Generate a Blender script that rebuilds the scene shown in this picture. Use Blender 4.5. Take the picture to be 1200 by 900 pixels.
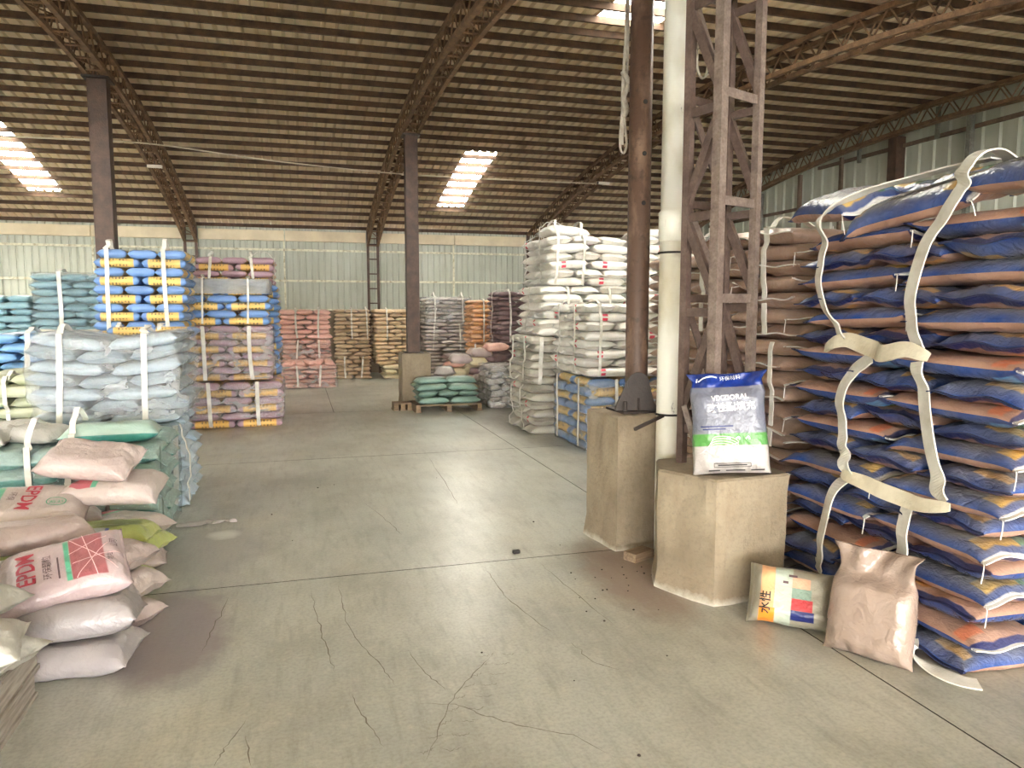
import bpy, bmesh, math, random
import numpy as np
from mathutils import Vector, Matrix, noise
from mathutils.bvhtree import BVHTree

for o in list(bpy.data.objects):
    bpy.data.objects.remove(o)
S = bpy.context.scene
COL = S.collection
R = math.radians

# ------------------------------------------------------------------ camera
cam_d = bpy.data.cameras.new('camera')
cam_d.sensor_width = 36.0
cam_d.lens = 26.01
cam = bpy.data.objects.new('camera', cam_d)
cam.location = (0, 0, 1.6)
cam.rotation_euler = (R(90 - 5.795), 0, R(-16.1))
COL.objects.link(cam)
S.camera = cam

# ------------------------------------------------------------------ daylight
W = bpy.data.worlds.new('overcast_sky')
S.world = W
W.use_nodes = True
bgn = W.node_tree.nodes['Background']
bgn.inputs[0].default_value = (1.0, 0.99, 0.97, 1)
bgn.inputs[1].default_value = 26.0
S.view_settings.view_transform = 'Standard'
S.view_settings.look = 'None'
S.view_settings.gamma = 1
S.view_settings.use_curve_mapping = False
S.view_settings.exposure = 0.55
S.cycles.diffuse_bounces = 8


# ------------------------------------------------------------------ node helper
def C(r, g, b):
    f = lambda c: (c / 255 / 12.92) if c / 255 <= .04045 else ((c / 255 + .055) / 1.055) ** 2.4
    return (f(r), f(g), f(b), 1)


class N:
    def __init__(s, name):
        s.m = bpy.data.materials.new(name)
        s.m.use_nodes = True
        s.t = s.m.node_tree
        s.p = s.t.nodes['Principled BSDF']
        s.out = s.t.nodes['Material Output']

    def n(s, typ, **kw):
        x = s.t.nodes.new(typ)
        for k, v in kw.items():
            setattr(x, k, v)
        return x

    def l(s, a, b):
        s.t.links.new(a, b)

    def put(s, sock, v):
        if hasattr(v, 'is_linked'):
            s.l(v, sock)
        elif isinstance(v, (int, float)) and sock.type == 'RGBA':
            sock.default_value = (v, v, v, 1)
        else:
            sock.default_value = v

    def math(s, op, a, b=0.0, c=None, clamp=False):
        x = s.n('ShaderNodeMath', operation=op, use_clamp=clamp)
        s.put(x.inputs[0], a)
        s.put(x.inputs[1], b)
        if c is not None:
            s.put(x.inputs[2], c)
        return x.outputs[0]

    def mix(s, f, a, b, blend='MIX'):
        x = s.n('ShaderNodeMix', data_type='RGBA', blend_type=blend)
        s.put(x.inputs[0], f)
        s.put(x.inputs[6], a)
        s.put(x.inputs[7], b)
        return x.outputs[2]

    def noise(s, scale, detail=4, vec=None, rough=.55, dist=0.0):
        x = s.n('ShaderNodeTexNoise')
        x.inputs['Scale'].default_value = scale
        x.inputs['Detail'].default_value = detail
        x.inputs['Roughness'].default_value = rough
        x.inputs['Distortion'].default_value = dist
        if vec is not None:
            s.l(vec, x.inputs['Vector'])
        return x.outputs[0]

    def ramp(s, f, a, b):
        x = s.n('ShaderNodeMapRange', clamp=True)
        s.put(x.inputs[0], f)
        x.inputs[1].default_value = a
        x.inputs[2].default_value = b
        return x.outputs[0]

    def coord(s, which='Object'):
        return s.n('ShaderNodeTexCoord').outputs[which]

    def pos(s):
        return s.n('ShaderNodeNewGeometry').outputs['Position']

    def sep(s, v):
        x = s.n('ShaderNodeSeparateXYZ')
        s.l(v, x.inputs[0])
        return x.outputs

    def mapping(s, v, scale=(1, 1, 1), loc=(0, 0, 0), rot=(0, 0, 0)):
        x = s.n('ShaderNodeMapping')
        s.l(v, x.inputs[0])
        x.inputs[1].default_value = loc
        x.inputs[2].default_value = rot
        x.inputs[3].default_value = scale
        return x.outputs[0]

    def box(s, u, v, u0, u1, v0, v1, e=.01):
        a = s.math('MULTIPLY', s.ramp(u, u0 - e, u0 + e), s.ramp(u, u1 + e, u1 - e))
        b = s.math('MULTIPLY', s.ramp(v, v0 - e, v0 + e), s.ramp(v, v1 + e, v1 - e))
        return s.math('MULTIPLY', a, b)

    def bump(s, h, strength=.3, dist=.02):
        x = s.n('ShaderNodeBump')
        x.inputs['Strength'].default_value = strength
        x.inputs['Distance'].default_value = dist
        s.l(h, x.inputs['Height'])
        s.l(x.outputs[0], s.p.inputs['Normal'])

    def done(s, col=None, rough=None, metal=None, spec=None):
        if col is not None:
            s.put(s.p.inputs['Base Color'], col)
        if rough is not None:
            s.put(s.p.inputs['Roughness'], rough)
        if metal is not None:
            s.put(s.p.inputs['Metallic'], metal)
        if spec is not None:
            s.put(s.p.inputs['Specular IOR Level'], spec)
        return s.m


# ------------------------------------------------------------------ materials
def m_rust(name, a, b, rough=.75, scale=9):
    n = N(name)
    v = n.pos()
    f = n.ramp(n.noise(scale, 6, v), .35, .68)
    f2 = n.ramp(n.noise(scale * 5, 4, v), .4, .7)
    c = n.mix(f, a, b)
    c = n.mix(n.math('MULTIPLY', f2, .4), c, C(60, 42, 32))
    n.bump(n.noise(60, 3, v), .25, .01)
    return n.done(c, rough)


M = {}
M['arch_steel'] = m_rust('rusty_arch_steel', C(140, 110, 82), C(100, 76, 56))
M['purlin'] = m_rust('rusty_purlin', C(92, 70, 53), C(62, 47, 36), .85)
M['tower_steel'] = m_rust('brown_painted_steel', C(106, 88, 80), C(78, 62, 56), .55, 12)
M['tower_worn'] = m_rust('worn_steel', C(134, 120, 110), C(104, 88, 80), .5, 14)
M['column_steel'] = m_rust('dark_column_steel', C(92, 70, 58), C(64, 48, 42), .6, 7)
M['dark_steel'] = m_rust('black_steel', C(58, 48, 42), C(42, 34, 30), .6)
n = N('scuffed_pipe_steel')
v = n.pos()
f = n.ramp(n.noise(5, 6, n.mapping(v, (1, 1, .4)), .65), .5, .66)
n.bump(n.noise(40, 4, v), .2, .01)
M['pipe_steel'] = n.done(n.mix(n.ramp(n.noise(16, 5, v), .55, .75), n.mix(f, C(86, 64, 52), C(128, 104, 88)), C(50, 38, 32)), .55)

n = N('roof_sheet')
v = n.pos()
f = n.ramp(n.noise(.5, 5, v), .35, .7)
f2 = n.ramp(n.noise(4, 5, n.mapping(v, (1, .35, 1))), .4, .75)
c = n.mix(f, C(236, 220, 192), C(218, 198, 168))
c = n.mix(n.math('MULTIPLY', f2, .4), c, C(196, 170, 136))
M['roof'] = n.done(c, .6)

n = N('wall_sheet')
v = n.pos()
f = n.ramp(n.noise(.8, 5, v), .35, .7)
f2 = n.ramp(n.noise(3, 5, n.mapping(v, (2, 2, .25))), .45, .75)
c = n.mix(f, C(192, 196, 184), C(174, 178, 164))
c = n.mix(n.math('MULTIPLY', f2, .35), c, C(150, 146, 126))
M['wall'] = n.done(c, .55)

n = N('lower_wall_render')
v = n.pos()
c = n.mix(n.ramp(n.noise(2.5, 6, v), .3, .7), C(136, 122, 104), C(104, 92, 78))
M['lowwall'] = n.done(c, .9)
n = N('cream_trim_paint')
c = n.mix(n.ramp(n.noise(2, 5, n.pos()), .4, .7), C(226, 212, 182), C(206, 190, 160))
M['trim'] = n.done(c, .6)
n = N('pale_girt_paint')
c = n.mix(n.ramp(n.noise(12, 4, n.pos()), .45, .7), C(224, 222, 200), C(168, 160, 132))
M['girt'] = n.done(c, .6)
M['brown_girt'] = m_rust('brown_girt', C(120, 100, 84), C(92, 76, 64))
M['grey_post'] = m_rust('grey_post', C(128, 130, 122), C(98, 98, 90))

n = N('skylight_sheet')
tr = n.n('ShaderNodeBsdfTransparent')
tr.inputs[0].default_value = (.96, .93, .84, 1)
di = n.n('ShaderNodeBsdfTranslucent')
di.inputs[0].default_value = (.9, .87, .78, 1)
mx = n.n('ShaderNodeMixShader')
mx.inputs[0].default_value = .25
n.l(tr.outputs[0], mx.inputs[1])
n.l(di.outputs[0], mx.inputs[2])
n.l(mx.outputs[0], n.out.inputs[0])
M['skylight'] = n.m

# floor -------------------------------------------------------------
n = N('stained_concrete')
v = n.pos()
x, y, z = n.sep(v)
big = n.noise(.55, 6, v, .6)
mid = n.noise(2.4, 6, n.mapping(v, (1, .55, 1)), .62)
fine = n.noise(60, 3, v)
c = n.mix(n.ramp(big, .32, .68), C(194, 194, 182), C(158, 160, 151))
c = n.mix(n.math('MULTIPLY', n.ramp(mid, .45, .72), .6), c, C(136, 132, 118))
c = n.mix(n.math('MULTIPLY', n.ramp(n.noise(1.1, 5, n.mapping(v, loc=(7, 3, 0))), .56, .7), .4), c, C(186, 180, 158))
c = n.mix(n.math('MULTIPLY', n.ramp(fine, .42, .72), .34), c, C(112, 108, 98))
streak = n.noise(5, 6, n.mapping(v, (3.2, .5, 1), rot=(0, 0, -.06)), .68)
c = n.mix(n.math('MULTIPLY', n.ramp(streak, .5, .72), .5), c, C(126, 122, 110))
c = n.mix(n.math('MULTIPLY', n.ramp(n.noise(18, 6, v, .7), .54, .72), .35), c, C(204, 198, 180))


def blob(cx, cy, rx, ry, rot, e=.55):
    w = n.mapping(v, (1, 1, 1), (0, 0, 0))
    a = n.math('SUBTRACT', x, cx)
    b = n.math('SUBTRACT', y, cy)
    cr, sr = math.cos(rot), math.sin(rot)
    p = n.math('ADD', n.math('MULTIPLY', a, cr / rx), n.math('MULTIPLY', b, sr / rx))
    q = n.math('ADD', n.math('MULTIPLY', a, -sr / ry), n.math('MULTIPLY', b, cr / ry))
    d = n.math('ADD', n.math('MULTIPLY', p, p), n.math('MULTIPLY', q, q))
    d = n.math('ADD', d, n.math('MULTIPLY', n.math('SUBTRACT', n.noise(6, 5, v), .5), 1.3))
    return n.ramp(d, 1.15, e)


# violet-grey stain with the heap's shade painted in beside the loose sacks, rust dust by the plinths, white powder
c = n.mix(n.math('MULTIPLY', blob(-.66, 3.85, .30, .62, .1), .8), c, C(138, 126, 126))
c = n.mix(n.math('MULTIPLY', blob(-.62, 5.15, .35, .55, 0), .5), c, C(150, 146, 140))
c = n.mix(n.math('MULTIPLY', blob(1.9, 3.95, .30, .75, -.1, .3), .7), c, C(142, 116, 100))
c = n.mix(n.math('MULTIPLY', blob(2.35, 3.0, .30, .4, .4, .3), .35), c, C(150, 140, 130))
c = n.mix(n.math('MULTIPLY', blob(-.55, 5.5, .12, .12, .5, .2), .8), c, C(226, 226, 218))
# hairline cracks and tyre scuffs
ro = n.math('ADD', .29, n.math('MULTIPLY', n.ramp(big, .3, .7), .10))
n.bump(n.noise(30, 5, v), .07, .01)
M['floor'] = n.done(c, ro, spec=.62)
n = N('joint_filler')
M['joint'] = n.done(C(58, 54, 48), .95)

n = N('crack_dirt')
M['crack'] = n.done(C(120, 114, 103), .95)
n = N('plinth_concrete')
v = n.pos()
z = n.sep(v)[2]
c = n.mix(n.ramp(n.noise(3, 6, v), .3, .7), C(156, 142, 120), C(128, 114, 94))
c = n.mix(n.math('MULTIPLY', n.ramp(n.noise(9, 6, n.mapping(v, (1, 1, .3))), .5, .75), .5), c, C(128, 110, 88))
c = n.mix(n.math('MULTIPLY', n.ramp(n.noise(40, 4, v), .5, .75), .35), c, C(104, 96, 84))
c = n.mix(n.ramp(n.math('ADD', z, n.math('MULTIPLY', n.noise(10, 4, v), .1)), .09, .05), c, C(186, 178, 164))
n.bump(n.noise(22, 6, v, .65), .5, .02)
M['plinth'] = n.done(c, .9)

n = N('white_pvc_pipe')
v = n.pos()
c = n.mix(n.ramp(n.noise(4, 6, n.mapping(v, (1, 1, .5))), .45, .7), C(232, 230, 218), C(204, 196, 172))
c = n.mix(n.ramp(n.noise(14, 5, n.mapping(v, (1, 1, .35)), .65), .66, .72), c, C(92, 82, 70))
M['pvc'] = n.done(c, .35)

n = N('white_webbing')
v = n.coord('Object')
c = n.mix(n.ramp(n.noise(7, 4, v), .4, .75), C(226, 224, 216), C(188, 182, 168))
n.bump(n.noise(160, 2, v), .25, .004)
M['strap'] = n.done(c, .7)
n = N('cream_canvas')
c = n.mix(n.ramp(n.noise(6, 5, n.coord('Object')), .4, .7), C(218, 210, 188), C(190, 178, 152))
n.bump(n.noise(14, 3, n.coord('Object')), .4, .02)
M['canvas'] = n.done(c, .8)
n = N('grey_rope')
M['rope'] = n.done(n.mix(n.ramp(n.noise(12, 4, n.pos()), .4, .7), C(186, 178, 164), C(142, 132, 118)), .85)

n = N('weathered_wood')
v = n.coord('Object')
c = n.mix(n.ramp(n.noise(5, 6, n.mapping(v, (1, 12, 12))), .35, .7), C(150, 128, 102), C(106, 88, 70))
M['wood'] = n.done(c, .85)
n = N('grey_wood')
c = n.mix(n.ramp(n.noise(5, 6, n.mapping(n.coord('Object'), (12, 1, 12))), .35, .7), C(168, 160, 150), C(124, 114, 106))
M['greywood'] = n.done(c, .85)
n = N('black_rubber')
M['black'] = n.done(C(38, 36, 34), .8)
n = N('lamp_plastic')
M['lamp'] = n.done(C(226, 222, 210), .5)
n = N('cable_white')
M['cable'] = n.done(C(214, 204, 184), .6)
n = N('thread')
M['thread'] = n.done(C(232, 230, 224), .8)


def m_film(name, tint, lo, hi, rough=.12):
    n = N(name)
    v = n.pos()
    tr = n.n('ShaderNodeBsdfTransparent')
    tr.inputs[0].default_value = (.97, .97, .97, 1)
    n.done(tint, rough)
    h = n.noise(7, 4, n.mapping(v, (1, 1, 3.2)), .6, .6)
    n.bump(h, .8, .05)
    mx = n.n('ShaderNodeMixShader')
    f = n.ramp(n.noise(4, 5, n.mapping(v, (1, 1, 2)), .6, .5), .4, .75)
    n.l(n.math('ADD', lo, n.math('MULTIPLY', f, hi - lo)), mx.inputs[0])
    n.l(tr.outputs[0], mx.inputs[1])
    n.l(n.p.outputs[0], mx.inputs[2])
    n.l(mx.outputs[0], n.out.inputs[0])
    return n.m


M['film'] = m_film('clear_stretch_film', C(228, 230, 230), .12, .5)
M['film_grey'] = m_film('dusty_film', C(176, 176, 172), .55, .8, .3)
M['film_teal'] = m_film('film_over_teal', C(150, 172, 176), .15, .5)


def m_sack(name, base, alt=None, prints=None, rough=.42, var=.10, wr=.35, dust=.25, dustcol=None):
    """woven plastic sack: base colour, print patches laid out in the sack's own UV"""
    n = N(name)
    oc = n.coord('Object')
    uv = n.coord('UV')
    u, v_, _ = n.sep(uv)
    alt = alt or tuple(k * .8 for k in base[:3]) + (1,)
    rnd = n.n('ShaderNodeObjectInfo').outputs['Random']
    add = n.n('ShaderNodeVectorMath', operation='ADD')
    n.l(oc, add.inputs[0])
    cmb = n.n('ShaderNodeCombineXYZ')
    n.l(n.math('MULTIPLY', rnd, 37.0), cmb.inputs[0])
    n.l(cmb.outputs[0], add.inputs[1])
    oc2 = add.outputs[0]
    c = n.mix(n.ramp(n.noise(4.5, 5, oc2), .35, .7), base, alt)
    if prints:
        c = prints(n, u, v_, c, oc2)
    if dust:
        nz = n.sep(n.n('ShaderNodeNewGeometry').outputs['Normal'])[2]
        d = n.math('MULTIPLY', n.ramp(nz, .3, .95), n.ramp(n.noise(3, 4, oc2), .25, .6))
        c = n.mix(n.math('MULTIPLY', d, dust), c, dustcol or C(176, 170, 158))
    hs = n.n('ShaderNodeHueSaturation')
    n.l(c, hs.inputs['Color'])
    n.l(n.math('ADD', 1 - var, n.math('MULTIPLY', rnd, 2 * var)), hs.inputs['Value'])
    h = n.math('ADD', n.noise(16, 3, oc2, .5, .8), n.math('MULTIPLY', n.noise(45, 2, oc2), .35))
    n.bump(h, wr, .02)
    return n.done(hs.outputs[0], rough)


def ctr(n, u):                               # distance from the middle, 0..1
    return n.math('ABSOLUTE', n.math('MULTIPLY', n.math('SUBTRACT', u, .5), 2))


def p_blue(n, u, v, c, oc):
    au, av = ctr(n, u), ctr(n, v)
    d = n.math('MAXIMUM', au, av)
    d = n.math('ADD', d, n.math('MULTIPLY', n.math('SUBTRACT', n.noise(5, 4, oc), .5), .5))
    grime = n.math('MULTIPLY', n.ramp(d, 1.06, .6), .85)          # grey powder lies on the flat of the sack
    yel = n.box(u, v, .80, .93, .12, .62)
    grn = n.box(u, v, .80, .93, .62, .74)
    lb = n.box(u, v, .80, .93, .74, .95)
    c = n.mix(yel, c, C(238, 186, 44))
    c = n.mix(grn, c, C(52, 140, 90))
    c = n.mix(lb, c, C(70, 140, 205))
    c = n.mix(n.box(u, v, .08, .16, .1, .5), c, C(222, 166, 70))
    c = n.mix(grime, c, C(128, 126, 122))
    return n.mix(n.ramp(u, .972, .98), c, C(206, 204, 206))


def p_under(n, u, v, c, oc):
    c = n.mix(n.math('MULTIPLY', n.box(u, v, .80, .9, .7, .98), .8), c, C(206, 112, 72))
    c = n.mix(n.box(u, v, .10, .17, .1, .35), c, C(214, 156, 86))
    c = n.mix(n.ramp(ctr(n, u), .9, .92), c, C(32, 40, 92))
    return c


def p_white(n, u, v, c, oc):
    av = ctr(n, v)
    r = n.math('MULTIPLY', n.box(u, v, .32, .43, -1, 2), n.math('MULTIPLY', n.ramp(v, .90, .92), n.ramp(v, .985, .975)))
    c = n.mix(r, c, C(206, 52, 78))
    return n.mix(n.math('MULTIPLY', n.box(u, v, .2, .75, .3, .7), .25), c, C(190, 120, 120))


def mk_side(end, side, ink):
    def f(n, u, v, c, oc):
        au, av = ctr(n, u), ctr(n, v)
        c = n.mix(n.ramp(av, .50, .56), c, side)
        c = n.mix(n.ramp(au, .70, .74), c, end)
        lt = n.n('ShaderNodeTexBrick')
        lt.offset = 0
        cb = n.n('ShaderNodeCombineXYZ')
        n.l(u, cb.inputs[0])
        n.l(v, cb.inputs[1])
        n.l(cb.outputs[0], lt.inputs[0])
        lt.inputs['Scale'].default_value = 1
        lt.inputs['Brick Width'].default_value = .075
        lt.inputs['Row Height'].default_value = 1.0
        lt.inputs['Mortar Size'].default_value = .02
        letter = n.math('SUBTRACT', 1.0, lt.outputs['Fac'])
        letter = n.math('MULTIPLY', letter, n.box(u, av, .2, .72, .80, .93, .004))
        letter = n.math('MULTIPLY', letter, n.ramp(n.noise(40, 2, oc), .4, .5))
        return n.mix(n.math('MULTIPLY', letter, .85), c, ink)
    return f


def p_panels(cols):
    def f(n, u, v, c, oc):
        for (u0, u1, v0, v1, k) in cols:
            c = n.mix(n.box(u, v, u0, u1, v0, v1, .006), c, k)
        return c
    return f


M['blue'] = m_sack('blue_print', C(26, 68, 142), C(18, 50, 112), p_blue, .26, .10, .6, .3, C(150, 150, 148))
M['under'] = m_sack('pinkish_brown_plastic', C(176, 140, 122), C(152, 116, 100), p_under, .3, .08, .45, .12)
M['brown'] = m_sack('brown_plastic', C(172, 144, 126), C(150, 122, 106), None, .32, .08, .5, .25)
M['white'] = m_sack('white_woven', C(238, 236, 230), C(222, 218, 210), p_white, .5, .04, .4, .1)
M['greywhite'] = m_sack('greyish_woven', C(200, 196, 184), C(178, 172, 160), p_white, .5, .06, .45, .15)
M['yelblue'] = m_sack('blue_yellow_print', C(150, 160, 182), C(132, 144, 172), mk_side(C(108, 144, 198), C(226, 188, 106), C(60, 52, 50)), .35, .06, .4, .2)
M['yelmauve'] = m_sack('mauve_yellow_print', C(166, 142, 146), C(150, 122, 130), mk_side(C(166, 134, 146), C(222, 178, 96), C(90, 66, 60)), .3, .08, .4, .15)
M['orange'] = m_sack('orange_print', C(226, 196, 172), C(206, 170, 146), mk_side(C(222, 176, 138), C(216, 158, 104), C(120, 80, 60)), .45, .08, .4, .1)
M['teal'] = m_sack('teal_plastic', C(150, 182, 190), C(124, 162, 176), None, .3, .08, .4, .1)
M['azure'] = m_sack('azure_plastic', C(122, 166, 206), C(96, 144, 194), None, .3, .08, .4, .15)
M['bluegrey'] = m_sack('pale_blue_grey_plastic', C(168, 184, 194), C(146, 162, 174), None, .32, .05, .5, .12, C(190, 196, 196))
M['green'] = m_sack('sea_green_plastic', C(76, 152, 138), C(60, 130, 122), None, .3, .06, .4, .12)
M['palegreen'] = m_sack('pale_green_top', C(168, 190, 178), C(148, 174, 164), None, .35, .05, .4, 0)
M['olive'] = m_sack('pale_olive_plastic', C(198, 202, 176), C(176, 182, 150), None, .45, .06, .4, .15)
M['pink'] = m_sack('salmon_plastic', C(232, 188, 174), C(214, 162, 148), None, .35, .06, .4, .1)
M['tan'] = m_sack('tan_woven', C(222, 198, 162), C(200, 172, 136), None, .5, .08, .4, .1)
M['khaki'] = m_sack('khaki_woven', C(196, 174, 144), C(172, 148, 118), None, .5, .08, .4, .1)
M['ash'] = m_sack('ash_grey_plastic', C(186, 178, 172), C(160, 150, 144), None, .35, .07, .4, .15)
M['plum'] = m_sack('plum_brown_woven', C(134, 110, 110), C(112, 90, 92), None, .5, .07, .4, .1)
M['sage'] = m_sack('sage_green_plastic', C(130, 156, 142), C(108, 136, 124), None, .35, .06, .4, .15)
M['cream'] = m_sack('cream_woven', C(232, 220, 188), C(212, 196, 158), None, .5, .06, .4, .1)
M['rose'] = m_sack('rosy_plastic', C(188, 172, 166), C(166, 148, 144), None, .35, .1, .4, .1)
M['chalk'] = m_sack('chalky_white_woven', C(194, 192, 184), C(172, 168, 160), None, .55, .05, .45, .1)
M['lilac'] = m_sack('dusty_lilac_plastic', C(174, 166, 166), C(154, 148, 150), None, .35, .05, .4, .2)
WINE, MINT = C(176, 62, 78), C(82, 168, 134)
M['epdm'] = m_sack('wine_print', C(192, 172, 172), C(174, 154, 158), p_panels([(.58, .84, .12, .9, C(156, 84, 90)), (.54, .58, .12, .9, MINT)]), .3, .03, .35, .12)
M['epdm_b'] = m_sack('wine_print_pale', C(190, 176, 170), C(172, 158, 154), p_panels([(.06, .28, .1, .9, C(178, 84, 96)), (.28, .34, .1, .9, MINT)]), .3, .03, .35, .1)
M['lime'] = m_sack('lime_print', C(182, 190, 116), C(162, 174, 98), p_panels([(.2, .42, .02, .16, C(30, 140, 100)), (.42, .56, .02, .16, C(214, 218, 224)), (.56, .6, .03, .15, C(80, 90, 170))]), .3, .05, .35, .1)
M['clearsack'] = m_sack('pink_powder_in_clear_plastic', C(162, 142, 130), C(146, 128, 116), None, .22, .02, .45, 0)
M['stripes'] = m_sack('striped_print', C(156, 150, 134), C(142, 136, 120), p_panels([(.14, .30, .0, 1, C(218, 168, 122)), (.30, .50, .0, 1, C(172, 182, 168)), (.14, .32, .0, .22, C(232, 140, 50)), (.50, .70, .62, .80, C(214, 160, 132)), (.50, .72, .44, .62, C(122, 144, 130)), (.50, .74, .24, .44, C(176, 52, 58)), (.50, .76, .08, .24, C(26, 36, 96))]), .3, .0, .35, 0)
M['greygreen'] = m_sack('grey_navy_print', C(122, 124, 136), C(98, 100, 116), p_panels([(.86, 1.2, -1, 2, C(18, 46, 124)), (.28, .40, -1, 2, C(86, 146, 74)), (-1, .28, -1, 2, C(178, 172, 168))]), .28, .0, .5, 0)
n = N('ink_wine'); M['ink_wine'] = n.done(C(170, 44, 62), .45)
n = N('ink_dark'); M['ink_dark'] = n.done(C(92, 70, 74), .5)
n = N('ink_black'); M['ink_black'] = n.done(C(40, 38, 40), .5)
n = N('ink_white'); M['ink_white'] = n.done(C(236, 236, 236), .45)
n = N('ink_green'); M['ink_green'] = n.done(C(54, 150, 110), .45)
n = N('ink_pink'); M['ink_pink'] = n.done(C(232, 196, 196), .45)
n = N('ink_navy'); M['ink_navy'] = n.done(C(40, 48, 104), .45)
n = N('navy_hem'); M['ink_hem'] = n.done(C(34, 42, 84), .5)
n = N('ink_red'); M['ink_red'] = n.done(C(206, 46, 50), .45)


# ------------------------------------------------------------------ mesh helpers
def mesh(name, vs, fs, mat=None, smooth=False, uvs=None, mi=None):
    me = bpy.data.meshes.new(name)
    me.from_pydata([tuple(v) for v in vs], [], fs)
    for m in (mat if isinstance(mat, (list, tuple)) else [mat]):
        if m is not None:
            me.materials.append(M[m] if isinstance(m, str) else m)
    if mi:
        me.polygons.foreach_set('material_index', mi)
    if smooth:
        me.polygons.foreach_set('use_smooth', [True] * len(me.polygons))
    if uvs:
        lay = me.uv_layers.new(name='UVMap')
        d = []
        for p in me.polygons:
            for vi in p.vertices:
                d += uvs[vi]
        lay.data.foreach_set('uv', d)
    me.update()
    return me


def ob(name, me, parent=None, mtx=None):
    o = bpy.data.objects.new(name, me)
    COL.objects.link(o)
    if parent is not None:
        o.parent = parent
        o.matrix_parent_inverse = parent.matrix_basis.inverted()
    if mtx is not None:
        o.matrix_basis = mtx
    return o


def empty(name, loc=(0, 0, 0)):
    o = ob(name, None)
    o.location = loc
    o.empty_display_size = .1
    return o


def tag(o, label=None, cat=None, group=None, kind=None):
    for k, v in (('label', label), ('category', cat), ('group', group), ('kind', kind)):
        if v:
            o[k] = v
    return o


def boxdata(lo, hi):
    (a, b, c), (d, e, f) = lo, hi
    vs = [(a, b, c), (d, b, c), (d, e, c), (a, e, c), (a, b, f), (d, b, f), (d, e, f), (a, e, f)]
    fs = [(0, 3, 2, 1), (4, 5, 6, 7), (0, 1, 5, 4), (1, 2, 6, 5), (2, 3, 7, 6), (3, 0, 4, 7)]
    return vs, fs


def box(name, lo, hi, mat, parent=None):
    return ob(name, mesh(name, *boxdata(lo, hi), mat), parent)


UNIT = {}


def bar(name, p, q, w, h, mat, parent=None, round_=False, up=Vector((0, 0, 1))):
    """a straight bar from p to q that shares one unit mesh per material"""
    key = (mat, round_)
    if key not in UNIT:
        if round_:
            k = 8
            vs = [(.5 * math.cos(2 * math.pi * i / k), .5 * math.sin(2 * math.pi * i / k), z) for z in (0, 1) for i in range(k)]
            fs = [(i, (i + 1) % k, k + (i + 1) % k, k + i) for i in range(k)] + [tuple(range(k - 1, -1, -1)), tuple(range(k, 2 * k))]
            UNIT[key] = mesh('round_bar', vs, fs, mat)
        else:
            UNIT[key] = mesh('flat_bar', *boxdata((-.5, -.5, 0), (.5, .5, 1)), mat)
    p, q = Vector(p), Vector(q)
    d = q - p
    z = d.normalized()
    x = up.cross(z)
    if x.length < .01:
        x = Vector((1, 0, 0)).cross(z)
        if x.length < .01:
            x = Vector((0, 1, 0))
    x.normalize()
    y = z.cross(x)
    m = Matrix(((x.x * w, y.x * h, d.x, p.x), (x.y * w, y.y * h, d.y, p.y), (x.z * w, y.z * h, d.z, p.z), (0, 0, 0, 1)))
    return ob(name, UNIT[key], parent, m)


def sweep(path, prof, upv=Vector((0, 0, 1)), closed=True, cap=True):
    """sweep a 2-D profile (list of (a,b)) along a path"""
    vs, fs = [], []
    k = len(prof)
    P = [Vector(p) for p in path]
    for i, p in enumerate(P):
        t = (P[min(i + 1, len(P) - 1)] - P[max(i - 1, 0)]).normalized()
        s = t.cross(upv)
        if s.length < .05:
            s = t.cross(Vector((1, 0, .1)))
        s.normalize()
        u = s.cross(t)
        for a, b in prof:
            vs.append(p + s * a + u * b)
    for i in range(len(P) - 1):
        for j in range(k):
            a, b = i * k + j, i * k + (j + 1) % k
            fs.append((a, b, b + k, a + k))
    if cap:
        fs.append(tuple(range(k - 1, -1, -1)))
        fs.append(tuple(range((len(P) - 1) * k, len(P) * k)))
    return vs, fs


def circ(r, k=8):
    return [(r * math.cos(2 * math.pi * i / k), r * math.sin(2 * math.pi * i / k)) for i in range(k)]


def rect(w, h):
    return [(-w / 2, -h / 2), (w / 2, -h / 2), (w / 2, h / 2), (-w / 2, h / 2)]


def spline(pts, per=6):
    P = [Vector(p) for p in pts]
    P = [P[0] * 2 - P[1]] + P + [P[-1] * 2 - P[-2]]
    out = []
    for i in range(1, len(P) - 2):
        for j in range(per):
            t = j / per
            a, b, c, d = P[i - 1:i + 3]
            out.append(.5 * ((2 * b) + (c - a) * t + (2 * a - 5 * b + 4 * c - d) * t * t + (3 * b - a - 3 * c + d) * t ** 3))
    out.append(P[-2])
    return out


def ribbon(name, pts, wdir, width, parent, mat='strap', th=.006, per=5, flare=None):
    """a webbing strap: path points, direction of its width"""
    P = spline(pts, per)
    vs, fs = [], []
    n_ = len(P)
    for i, p in enumerate(P):
        t = (P[min(i + 1, n_ - 1)] - P[max(i - 1, 0)]).normalized()
        w = Vector(wdir(p) if callable(wdir) else wdir)
        w = (w - t * w.dot(t))
        w.normalize()
        nn = t.cross(w)
        wd = width * (flare(i / (n_ - 1)) if flare else 1)
        for a, b in ((-1, -1), (1, -1), (1, 1), (-1, 1)):
            vs.append(p + w * (a * wd / 2) + nn * (b * th / 2))
    for i in range(n_ - 1):
        for j in range(4):
            a, b = i * 4 + j, i * 4 + (j + 1) % 4
            fs.append((a, b, b + 4, a + 4))
    fs += [(3, 2, 1, 0), tuple(range((n_ - 1) * 4, n_ * 4))]
    return ob(name, mesh(name, vs, fs, mat), parent)


# ------------------------------------------------------------------ roof profile
def z_low(y): return 4.55 - .0172 * (y - 9.7) ** 2
def z_up(y): return 4.83 - .0165 * (y - 9.8) ** 2
def z_roof(y): return z_up(y) + .122


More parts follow.
